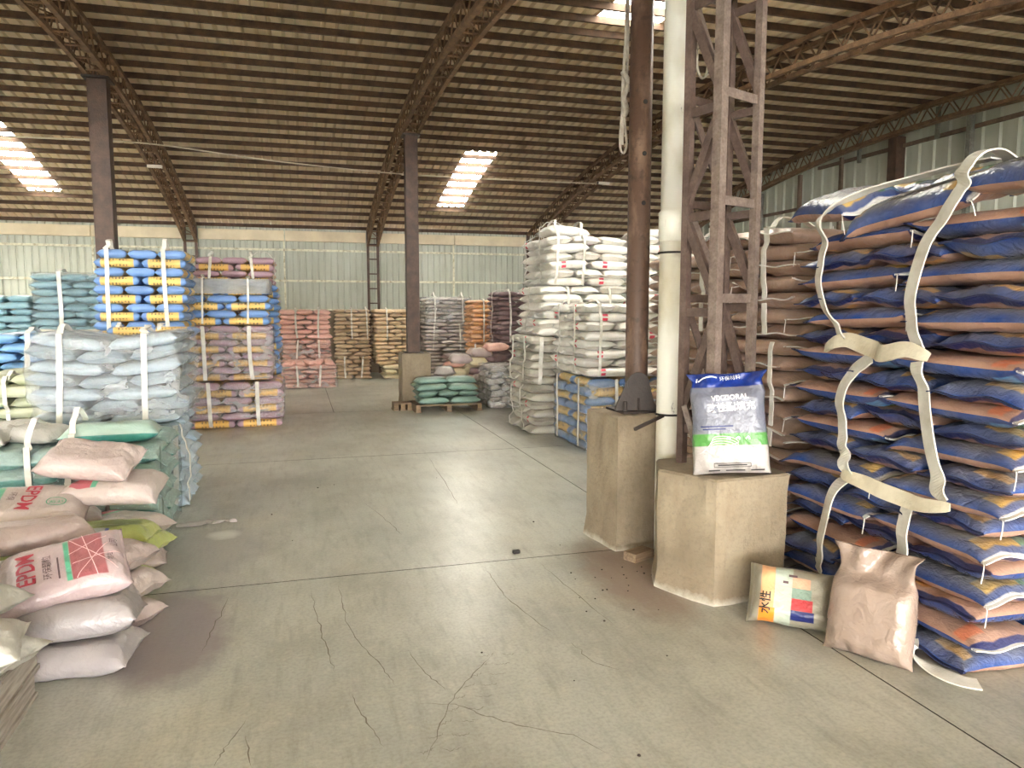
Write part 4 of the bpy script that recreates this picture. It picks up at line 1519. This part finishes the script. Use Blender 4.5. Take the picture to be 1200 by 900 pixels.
# --- stacks along the opposite side of the aisle -----------------------------------
G = 'mauve and yellow sacks'
bundle('yelmauve', -1.42, 10.5, .0, 1.2, 1.15, 6, .103, 'mauve-yellow sack|wrapped bottom mauve bundle', G + ', bottom bundle', 61, 'fr', flip=.1)
bundle('yelmauve', -1.54, 10.52, .64, 1.2, 1.15, 8, .092, 'mauve-yellow sack|wrapped second mauve bundle', G + ', second bundle', 62, 'fr', flip=.1)
bundle('yelblue', -1.55, 10.5, 1.385, 1.2, 1.15, 6, .10, 'blue-yellow sack|bundle under grey film', 'blue and yellow sacks under grey film', 63, 'fr', flip=.1)
film('clear film around the bottom mauve and yellow bundle', -1.42, -.22, 10.5, 11.65, .14, .60, 12, 'film', .014, top=False)
film('clear film around the second mauve and yellow bundle', -1.54, -.34, 10.52, 11.67, .66, 1.35, 13, 'film', .014, top=False)
film('dusty grey film sheet over the blue and yellow bundle', -1.55, -.35, 10.5, 11.65, 1.80, 1.99, 14, 'film_grey', .014)
sling('white sling on the bottom mauve and yellow bundle', -1.42, -.22, 10.48, 11.6, .01, .63, 31, (.22, .72), None, (), .0, .05)
sling('white sling on the second mauve and yellow bundle', -1.54, -.34, 10.49, 11.6, .64, 1.38, 32, (.28, .76), None, (), .0, .05)
sling('thin white sling on the blue and yellow bundle under grey film', -1.55, -.35, 10.45, 11.6, 1.39, 1.98, 33, (.3, .76), None, (), .04, .025)
bundle('yelblue', -1.46, 11.85, .0, 1.2, 1.1, 20, .098, 'blue-yellow sack|stack behind the mauve bundles', 'blue and yellow sacks behind the wrapped bundles', 64, 'r', flip=.1, top=False)
bundle('yelmauve', -1.46, 11.85, 1.97, 1.15, 1.1, 4, .1, 'mauve-yellow sack|topmost strapped mauve bundle', G + ', topmost bundle', 65, 'fr', flip=.1)
sling('white sling with raised loops on the topmost mauve bundle', -1.46, -.31, 11.85, 12.95, 1.95, 2.38, 34, (.2, .72), 'r', (.2,), .1, .04)

G = 'blue and yellow sacks in the tall stack'
bundle('yelblue', -2.24, 9.45, 1.25, .97, .98, 10, .103, 'blue-yellow sack|tall stack before square post', G, 66, 'flr', flip=.1, lean=(.04, 0))
sling('white sling with loose loops on the tall blue and yellow stack', -2.2, -1.25, 9.45, 10.4, 1.26, 2.3, 35, (.14, .76), None, (), .12, .045)
bundle('yelblue', -2.30, 9.1, 0, 1.0, 1.3, 12, .103, 'blue-yellow sack|loose base under tall stack', G + ', base', 67, 'f', flip=.1, jit=2)
for i, (x, y, z, a) in enumerate(((-2.05, 9.22, 1.3, 8), (-1.54, 9.22, 1.3, -5), (-1.80, 9.22, 1.42, 4), (-1.35, 9.24, 1.42, 168))):
    put_sack('yelblue', P(x, y, z, a, 0, 0, (.95, .85, .9)), rg2, 'blue and yellow sack lying loose in front of the tall stack', 'loose blue and yellow sacks before the tall stack')
sling('white sling lying slack on the loose blue and yellow sacks', -2.3, -1.3, 9.1, 10.3, .6, 1.22, 36, (.35, .8), None, (), .04, .04, run=.6)

bundle('teal', -3.37, 11.2, 1.27, 1.0, 1.05, 8, .1, 'teal sack|strapped high teal bundle', 'teal sacks in the high bundle', 68, 'fl')
bundle('teal', -3.4, 11.2, .0, 1.05, 1.05, 12, .104, 'teal sack|low teal bundle', 'teal sacks in the low bundle', 69, 'f', top=False)
film('clear film around the strapped teal bundle', -3.37, -2.37, 11.2, 12.25, 1.28, 2.08, 15, 'film_teal', .025)
sling('white sling on the strapped teal bundle', -3.37, -2.37, 11.17, 12.2, 1.27, 2.07, 37, (.35, .86), None, (), .04, .05, skirt=True)
bundle('azure', -3.37, 9.0, 0, 1.0, 1.05, 13, .103, 'azure blue sack|azure bundle', 'azure sacks in front of the teal stack', 70, 'fr', sag=(-.03, 0), jit=1.2)
sling('white sling on the azure blue bundle', -3.35, -2.35, 8.97, 10.0, .6, 1.33, 38, (.58,), None, (), .05, .05)
bundle('teal', -4.75, 12.5, 0, 1.0, 1.0, 18, .1, 'pale teal sack|bundle beyond azure sacks', 'pale teal sacks in the far bundle', 71, 'fr')
bundle('khaki', -4.1, 13.58, .0, .9, .9, 18, .1, 'khaki sack|stack beyond teal bundle', 'khaki sacks beyond the teal bundle', 72, 'fr')
bundle('olive', -3.25, 7.65, .0, 1.05, 1.05, 10, .1, 'pale olive sack|olive bundle', 'pale olive sacks', 73, 'fr', jit=1.4)
sling('thin white sling on the pale olive bundle', -3.25, -2.2, 7.62, 8.7, .02, 1.0, 39, (.66,), None, (), .05, .035)

G = 'pale blue-grey sacks'
bundle('bluegrey', -1.98, 6.35, .0, 1.08, 1.05, 7, .1, 'pale blue-grey sack|lower blue-grey bundle', G + ', lower bundle', 74, 'fr', jit=1.4, sag=(-.02, 0))
bundle('bluegrey', -1.97, 6.3, .69, 1.08, 1.05, 7, .098, 'pale blue-grey sack|slumped upper bundle', G + ', upper bundle', 75, 'flr', jit=1.6, sag=(.08, 0), flip=.5)
sling('white sling with loose loops on the slumped pale blue bundle', -1.95, -.9, 6.28, 7.3, .70, 1.42, 40, (.2, .74), None, (), .05, .042)
sling('white sling around the side of the lower pale blue bundle', -1.98, -.9, 6.35, 7.4, .02, .68, 41, (.93,), 'r', (.1,), .02, .04)
film('clear film over the slumped pale blue bundle', -1.95, -.92, 6.3, 7.3, .74, 1.36, 16, 'film', .014)

G = 'sea green sacks under film'
bundle('green', -2.06, 5.25, .0, 1.15, .95, 6, .118, 'sea green sack|film-wrapped green load', G, 76, 'fr', jit=1.2, flip=.0)
film('glossy film wrapped around the sea green load', -2.06, -.91, 5.25, 6.2, .02, .70, 17, 'film_teal', .014)
put_sack('green', P(-1.22, 5.5, .80, 4, 0, -5, (1, .95, 1)), rg2, 'sea green sack with pale top lying on the wrapped load', None)
for i, (x, y, z, a) in enumerate(((-1.95, 5.9, .78, 20), (-1.72, 5.65, .77, -25), (-2.05, 5.5, .77, 5))):
    put_sack('chalk', P(x, y, z, a, 0, 0, (.8, .8, .7)), rg2, 'folded off-white sack, %s on the film-wrapped green load' % ('slanting at the back', 'next to the pale green sack', 'farthest from the aisle')[i], 'off-white sacks on the wrapped green load')
sling('white sling slack across the sea green load', -2.06, -.91, 5.2, 6.2, .35, .74, 42, (.35, .55), None, (), .09, .035)


# ------------------------------------------------------------------ hero sacks with their lettering
def hero(name, mats, L, Wd, T, seed, mtx, label, nx=36, ny=24, hems=False, cat='sack', group=None, loose=True, stand=None, **kw):
    mats = mats if isinstance(mats, tuple) else (mats, mats)
    vs, fs, uvs, mi, rims = sack_geo(L, Wd, T, seed, nx, ny, **kw)
    if loose:
        mm = np.array(mtx)
        w, dz = settle(np.array(vs) @ mm[:3, :3].T + mm[:3, 3], fs)
        mtx = Matrix.Translation((0, 0, dz)) @ mtx
        im = np.array(mtx.inverted())
        vs = [tuple(p) for p in w @ im[:3, :3].T + im[:3, 3]]
    if stand is not None:
        mm = np.array(mtx)
        mtx = Matrix.Translation((0, 0, stand - .004 - (np.array(vs) @ mm[:3, :3].T + mm[:3, 3])[:, 2].min())) @ mtx
    o = ob(name, mesh(name, vs, fs, mats, True, uvs, mi), None, mtx)
    reg(o)
    tag(o, label, cat, group)
    bvh = BVHTree.FromPolygons([Vector(v) for v in vs], fs)
    return o, bvh, rims


def decal(o, bvh, name, vs, fs, mat, sub=0, lift=.0058):
    """lay flat ink on the sack's upper skin"""
    bm = bmesh.new()
    bv = [bm.verts.new((v[0], v[1], 0)) for v in vs]
    for f in fs:
        try:
            bm.faces.new([bv[i] for i in f])
        except ValueError:
            pass
    if sub:
        bmesh.ops.triangulate(bm, faces=bm.faces[:])
        for _ in range(sub):
            bmesh.ops.subdivide_edges(bm, edges=[e for e in bm.edges if e.calc_length() > .012], cuts=1, use_grid_fill=False)
            bmesh.ops.triangulate(bm, faces=bm.faces[:])
    for v in bm.verts:
        h = bvh.ray_cast(Vector((v.co.x, v.co.y, 1)), Vector((0, 0, -1)))
        v.co.z = (h[0].z if h[0] else 0) + lift
    bm.normal_update()
    me = bpy.data.meshes.new(name)
    bm.to_mesh(me)
    bm.free()
    me.materials.append(M[mat])
    c = bpy.data.objects.new(name, me)
    COL.objects.link(c)
    c.parent = o
    return c


def text(o, bvh, s, cx, cy, size, rot, mat, name='lettering', sub=3, bold=0.0, sx=1.0):
    cu = bpy.data.curves.new('txt', 'FONT')
    cu.body = s
    cu.size = size
    cu.align_x = 'CENTER'
    cu.align_y = 'CENTER'
    cu.offset = bold
    cu.resolution_u = 2
    t = bpy.data.objects.new('txt', cu)
    COL.objects.link(t)
    me = bpy.data.meshes.new_from_object(t)
    ca, sa = math.cos(R(rot)), math.sin(R(rot))
    vs = [(cx + v.co.x * sx * ca - v.co.y * sa, cy + v.co.x * sx * sa + v.co.y * ca) for v in me.vertices]
    fs = [tuple(p.vertices) for p in me.polygons]
    bpy.data.objects.remove(t)
    if not fs:
        return None
    return decal(o, bvh, name, vs, fs, mat, sub)


def line(o, bvh, pts, w, mat, name='printed_line', per=8):
    P_ = spline([(a, b, 0) for a, b in pts], per) if len(pts) > 2 else [Vector((*pts[0], 0)).lerp(Vector((*pts[1], 0)), i / 14) for i in range(15)]
    vs, fs = [], []
    for i, p in enumerate(P_):
        t = (P_[min(i + 1, len(P_) - 1)] - P_[max(i - 1, 0)]).normalized()
        s = Vector((-t.y, t.x, 0)) * w / 2
        vs += [p + s, p - s]
    fs = [(2 * i, 2 * i + 1, 2 * i + 3, 2 * i + 2) for i in range(len(P_) - 1)]
    return decal(o, bvh, name, vs, fs, mat)


def frame(origin, xdir, zdir):
    """local x along xdir, local z (printed side) towards zdir"""
    x = Vector(xdir).normalized()
    z = Vector(zdir)
    z = (z - x * z.dot(x)).normalized()
    y = z.cross(x)
    return Matrix(((x.x, y.x, z.x, origin[0]), (x.y, y.y, z.y, origin[1]), (x.z, y.z, z.z, origin[2]), (0, 0, 0, 1)))


# upright printed sack on the low plinth (local x points up the sack)
o, b, rims = hero('printed_sack', ('greygreen', 'greygreen'), .56, .42, .13, 5, frame((2.250, 3.520, .955), (.0, .16, 1), (-.50, -.86, .15)), 'upright grey, navy and green printed sack leaning on the lattice tower', 44, 30, empty_from=.72, stand=.69, loose=False, hem=.03, wr=1.4, droop=.0)
text(o, b, 'VIXZIORAL', .138, -.01, .038, 272, 'ink_white', bold=.001)
text(o, b, '改性酯填充', .085, -.015, .05, 272, 'ink_white', bold=.0015)
text(o, b, '环保材料', .245, -.02, .028, 275, 'ink_white', sub=1)
line(o, b, [(.232, .15), (.25, .12), (.256, .08), (.25, .05)], .007, 'ink_white')
line(o, b, [(.228, .16), (.25, .155)], .008, 'ink_white')
for k_, (x, y0_, y1_) in enumerate(((-.015, .15, -.02), (-.03, .14, .02), (-.255, .12, .06), (-.255, .03, -.07), (-.255, -.1, -.17))):
    line(o, b, [(x, y0_), (x, y1_)], .007, 'ink_navy' if k_ < 2 else 'ink_black')
for a, c_ in (((-.215, .09), (-.215, -.1)), ((-.235, .09), (-.235, -.1)), ((-.215, .09), (-.235, .09)), ((-.215, -.1), (-.235, -.1))):
    line(o, b, [a, c_], .0025, 'ink_black')
line(o, b, [(-.225, .07), (-.225, -.08)], .006, 'ink_black')
for i in range(5):                                   # faint swirl printed on the pale foot
    line(o, b, [(-.16 + .012 * i, .16 - .015 * i), (-.12 + .012 * i, .08), (-.13 + .014 * i, .0), (-.17 + .016 * i, -.04), (-.18 + .014 * i, .06)], .003, 'ink_pink')
for y in (.02, -.03, -.08):
    line(o, b, [(-.085, y), (-.075, y - .015), (-.09, y - .02)], .008, 'ink_white')

# small striped sack on the floor (local x runs along the stack)
d = Vector((.26, -.20, 0)).normalized()
o, b, rims = hero('striped_sack', ('stripes', 'stripes'), .42, .30, .17, 21, frame((2.36, 3.08, .135), (d.x, d.y, -.04), (-.62, -.78, .55)), 'striped sack with orange band slumped against the low concrete block', 36, 26, stand=0, loose=False, hem=.07, wr=1.2)
text(o, b, '水性', -.118, -.055, .055, 90, 'ink_black', bold=.001)
line(o, b, [(.02, .09), (-.02, .09)], .012, 'ink_dark')
line(o, b, [(-.02, .055), (-.045, .055)], .012, 'ink_dark')
# tall clear sack of pinkish powder
o, b, rims = hero('clear_plastic_sack', ('clearsack', 'clearsack'), .51, .40, .18, 9, frame((2.52, 2.71, .215), (.20, .12, 1), (-.86, -.50, .22)), 'open clear plastic sack of pinkish powder leaning on the blue stack', 44, 30, empty_from=.45, stand=0, loose=False, hem=.02, wr=1.5, droop=0)

# loose sacks in front, aisle side
FR_ = 'loose sacks heaped by the aisle'
hero('dusty_lilac_sack', 'lilac', .56, .40, .14, 40, P(-1.02, 3.62, .075, -4, 0, -3), 'dusty grey-lilac sack lying on the floor at the bottom of the heap')
for i, (x, y, z, a, mat_, lab) in sorted(enumerate((
        (-1.02, 4.08, .075, -24, 'rose', 'pale rosy sack at the floor behind the wine-red printed sack'),
        (-.99, 4.06, .20, -20, 'epdm_b', 'pale sack with mint print sagging behind the wine-red printed sack'),
        (-1.03, 4.08, .30, -16, 'rose', 'pinkish sack topping the heap behind the wine-red printed sack'),
        (-1.40, 4.05, .10, 10, 'lilac', 'grey-lilac sack tucked at the back of the front heap'),
        (-1.42, 4.02, .24, 4, 'chalk', 'off-white sack at the back of the front heap'),
        (-1.30, 4.12, .36, 22, 'rose', 'rosy folded sack at the back of the front heap'))), key=lambda e: e[1][2]):
    o, b, _ = hero('loose_sack', mat_, .54, .38, .13, 50 + i, P(x, y, z, a, 3, -6), lab)
    if i == 2:
        text(o, b, 'EPDM', -.02, .03, .06, 185, 'ink_wine', sub=2)
o, b, rims = hero('dusty_lilac_sack', 'lilac', .56, .42, .16, 41, P(-1.01, 3.66, .20, 4, 0, -12), 'dusty grey-lilac sack with round stamp under the wine-red printed sack')
ring = [(-.13 + .05 * math.cos(a), .02 + .035 * math.sin(a)) for a in [i * 2 * math.pi / 16 for i in range(17)]]
line(o, b, ring, .004, 'ink_dark')
text(o, b, 'EPDM', -.13, .02, .022, 5, 'ink_dark', sub=1)
text(o, b, 'EPDM', .08, .10, .05, 185, 'ink_pink', sub=2)
o, b, rims = hero('printed_sack', 'epdm', .54, .40, .15, 42, P(-1.06, 3.70, .335, 15, -8, 22), 'pinkish sack with EPDM lettering and a wine-red printed panel', hems=True)
text(o, b, 'EPDM', -.125, -.01, .10, 90, 'ink_wine', bold=.002, sub=3, sx=.85)
text(o, b, '环保颗粒', -.045, -.03, .04, 90, 'ink_dark')
line(o, b, [(-.005, .02), (-.005, -.12)], .007, 'ink_dark')
text(o, b, '公司', .225, .05, .035, 90, 'ink_dark', sub=1)
text(o, b, '地址', .20, -.05, .03, 90, 'ink_dark', sub=1)
for a, c_ in (((.05, .12), (.22, -.13)), ((.04, .02), (.20, .1)), ((.06, -.14), (.2, .05)), ((.1, .15), (.14, -.15)), ((.05, -.05), (.24, -.02))):
    line(o, b, [a, c_], .0035, 'ink_pink')
# second heap: lime sacks below, printed sacks on top
for i, (x, y, z, a, L_, mat_, lab) in sorted(enumerate((
        (-1.24, 4.62, .07, 2, .74, 'lime', 'lime green sack on the floor under the second heap'),
        (-1.27, 4.50, .20, -1, .8, 'lime', 'long lime green sack in the middle of the second heap'),
        (-1.08, 4.60, .315, -4, .52, 'lime', 'lime green sack with a green label under the pink printed sack'),
        (-1.60, 4.70, .10, 4, .6, 'rose', 'rosy sack low at the far end of the second heap'),
        (-1.48, 4.50, .32, 6, .56, 'lilac', 'grey-lilac sack beneath the EPDM sack of the second heap'),
        (-1.13, 4.95, .09, 8, .6, 'rose', 'pale sack on the floor behind the lime green sacks'),
        (-1.10, 4.97, .22, -12, .56, 'lime', 'lime green sack with ragged end behind the second heap'),
        (-1.08, 4.98, .36, -25, .5, 'epdm_b', 'pink and green printed sack behind the pink printed sack'),
        (-1.45, 4.88, .50, 14, .56, 'rose', 'pale rosy sack lying behind the EPDM sack'))), key=lambda e: e[1][2]):
    o, b, _ = hero('loose_sack', mat_, L_, .38, .115, 70 + i, P(x, y, z, a, 0, -5), lab)
    if mat_ == 'lime':
        line(o, b, [(-.16, -.09), (-.1, -.075), (-.04, -.095), (.02, -.08), (.08, -.095), (.14, -.085)], .008, 'ink_white', 'script_print')
    if i == 2:
        text(o, b, '义', .17, .09, .05, 10, 'ink_red', sub=1)
o, b, _ = hero('printed_sack', 'epdm_b', .62, .42, .14, 90, P(-1.44, 4.44, .46, 4, 2, 16), 'pale pink sack with upside-down EPDM lettering and green stamp')
text(o, b, 'EPDM', .03, -.0, .10, 265, 'ink_wine', bold=.0015, sub=3)
text(o, b, '环保', -.05, .02, .04, 265, 'ink_dark', sub=1)
ring = [(.17 + .045 * math.cos(a), -.05 + .04 * math.sin(a)) for a in [i * 2 * math.pi / 16 for i in range(17)]]
line(o, b, ring, .005, 'ink_green')
text(o, b, '环保', .17, -.05, .035, 190, 'ink_green', sub=1)
o, b, _ = hero('printed_sack', 'epdm_b', .48, .38, .13, 92, P(-1.02, 4.64, .46, -2, 2, 8), 'pink sack with wine-red panel above the lime green label sack')
o, b, _ = hero('loose_sack', 'rose', .50, .36, .14, 93, P(-1.16, 4.70, .575, -8, 8, 16), 'glossy pale sack topping the second heap', hem=.06, wr=1.5)

# chalk white sacks on a grey pallet pile
pallet(-1.95, -1.09, 2.30, 3.36, .0, 'lower grey wooden pallet under the chalk white sacks', 6, 'greywood', group='grey wooden pallets')
pallet(-1.97, -1.07, 2.28, 3.34, .13, 'upper grey wooden pallet under the chalk white sacks', 6, 'greywood', group='grey wooden pallets')
for i, (x, y, z, a, p_, r_) in enumerate(((-1.30, 3.12, .335, -18, 6, -4), (-1.28, 2.95, .43, 12, 8, -6), (-1.38, 3.20, .49, -8, 4, -8), (-1.46, 3.28, .60, 16, 6, -6), (-1.56, 3.34, .70, -14, 6, 0), (-1.62, 2.62, .36, 4, 0, 0))):
    put_sack('chalk', P(x, y, z, a, p_ / 2, r_ / 2, (1.05, 1, .72)), rg, 'chalk white sack, %s up in the pile on the grey wooden pallets' % ORD[i + 1], 'chalk white sacks on the grey pallets')

for a_, kw_ in SLINGS:
    lay_sling(*a_, **kw_)

# ------------------------------------------------------------------ small things
o = ob('overhead_cable', mesh('overhead_cable', *sweep(spline([(-9, 13.3, 4.26), (-6.46, 13.3, 4.27), (-4.4, 13.3, 4.22), (-2.33, 13.4, 4.255), (-.4, 13.9, 4.18), (1.83, 14.3, 4.135), (3.9, 14.3, 4.12), (5.95, 14.3, 4.135)], 8), circ(.012, 6)), 'cable', True))
tag(o, 'pale cable slung across the roof from arch to arch', 'cable')


def tube_lamp(x, y, label):
    z = z_low(y) - .045
    r = empty('tube_lamp', (x, y, z))
    tag(r, label, 'lamp', 'small lamps under the arches')
    bar('lamp_body', (x - .12, y, z - .09), (x + .12, y, z - .09), .05, .05, 'lamp', r)
    bar('lamp_hanger', (x, y, z - .07), (x, y, z), .015, .015, 'dark_steel', r)
    bar('lamp_cap', (x - .14, y, z - .09), (x - .12, y, z - .09), .04, .04, 'dark_steel', r)


tube_lamp(-2.30, 14.3, 'small pale lamp under the arch by the blue and yellow stack')
tube_lamp(5.95, 14.0, 'small pale lamp under the arch above the white stack')

# old webbing hanging beside the round column
r = empty('hanging_webbing', (2.19, 4.72, 2.6))
tag(r, 'frayed off-white webbing hanging beside the round steel column', 'rope')
ribbon('webbing', [(2.19, 4.80, 4.1), (2.19, 4.80, 3.5), (2.17, 4.80, 3.1), (2.175, 4.80, 2.85), (2.17, 4.80, 2.72)], (1, .2, 0), .022, r, 'rope')
ribbon('webbing', [(2.20, 4.80, 4.1), (2.205, 4.80, 3.4), (2.19, 4.79, 3.12), (2.16, 4.79, 2.9), (2.15, 4.79, 2.72), (2.175, 4.79, 2.66), (2.20, 4.79, 2.72), (2.185, 4.79, 2.86), (2.18, 4.80, 3.0)], (1, .2, 0), .016, r, 'rope')
ob('knot', mesh('knot', *sweep(spline([(2.165, 4.79, 3.2), (2.195, 4.77, 3.12), (2.17, 4.78, 3.03), (2.195, 4.79, 2.95), (2.175, 4.80, 2.9)], 5), circ(.02, 7)), 'rope', True), r)
r = empty('rope_loop', (2.36, 4.3, 3.0))
tag(r, 'pale cord hooked beside the white downpipe and lattice tower', 'rope')
ob('cord', mesh('cord', *sweep(spline([(2.43, 4.22, 3.9), (2.42, 4.22, 3.4), (2.40, 4.22, 3.12), (2.43, 4.22, 3.02), (2.47, 4.22, 3.05), (2.48, 4.22, 3.2)], 6), circ(.008, 6)), 'rope', True), r)

# wood offcut between the plinths, black scrap, plastic sheet
vs, fs = boxdata((-.09, -.05, 0), (.09, .05, .055))
o = ob('wood_offcut', mesh('wood_offcut', vs, fs, 'wood'), None, P(2.07, 4.225, .0, 24))
tag(o, 'short wooden offcut lying between the concrete blocks', 'offcut')
vs, fs = boxdata((-.022, -.014, 0), (.022, .014, .02))
o = ob('black_scrap', mesh('black_scrap', vs, fs, 'black'), None, P(1.34, 4.54, 0, 10))
tag(o, 'small black scrap lying alone on the aisle floor', 'scrap')
vs, fs = [], []
for i in range(19):
    for j in range(5):
        u, v = i / 18, j / 4
        vs.append((-.90 + .42 * u, 5.80 + .10 * u * (1 - u) + (v - .5) * (.07 + .05 * math.sin(u * 5)), .006 + max(0, .03 * noise.noise(Vector((u * 7, v * 4, 2))) + .018 * math.sin(v * 3.1))))
fs = [(i * 5 + j, i * 5 + 5 + j, i * 5 + 6 + j, i * 5 + 1 + j) for i in range(18) for j in range(4)]
o = ob('plastic_sheet', mesh('plastic_sheet', vs, fs, 'ash', True, [(0, 0)] * len(vs)))
tag(o, 'crumpled grey plastic sheet trailing onto the aisle floor', 'sheet')
rg3 = random.Random(9)
for i in range(34):
    x, y = (rg3.gauss(1.75, .22), rg3.gauss(3.9, .4)) if i < 22 else (rg3.uniform(-.3, 2.2), rg3.uniform(2.2, 7))
    s = rg3.uniform(.003, .007)
    vs, fs = lathe([(0, 0), (s, 0), (s * 1.1, s * .6), (s * .5, s), (0, s)], 5)
    o = ob('grit', mesh('grit', vs, fs, 'dark_steel'), None, P(x, y, 0, rg3.uniform(0, 90)))
    tag(o, 'dark crumb of grit lying on the concrete floor', 'grit', 'grit on the floor')
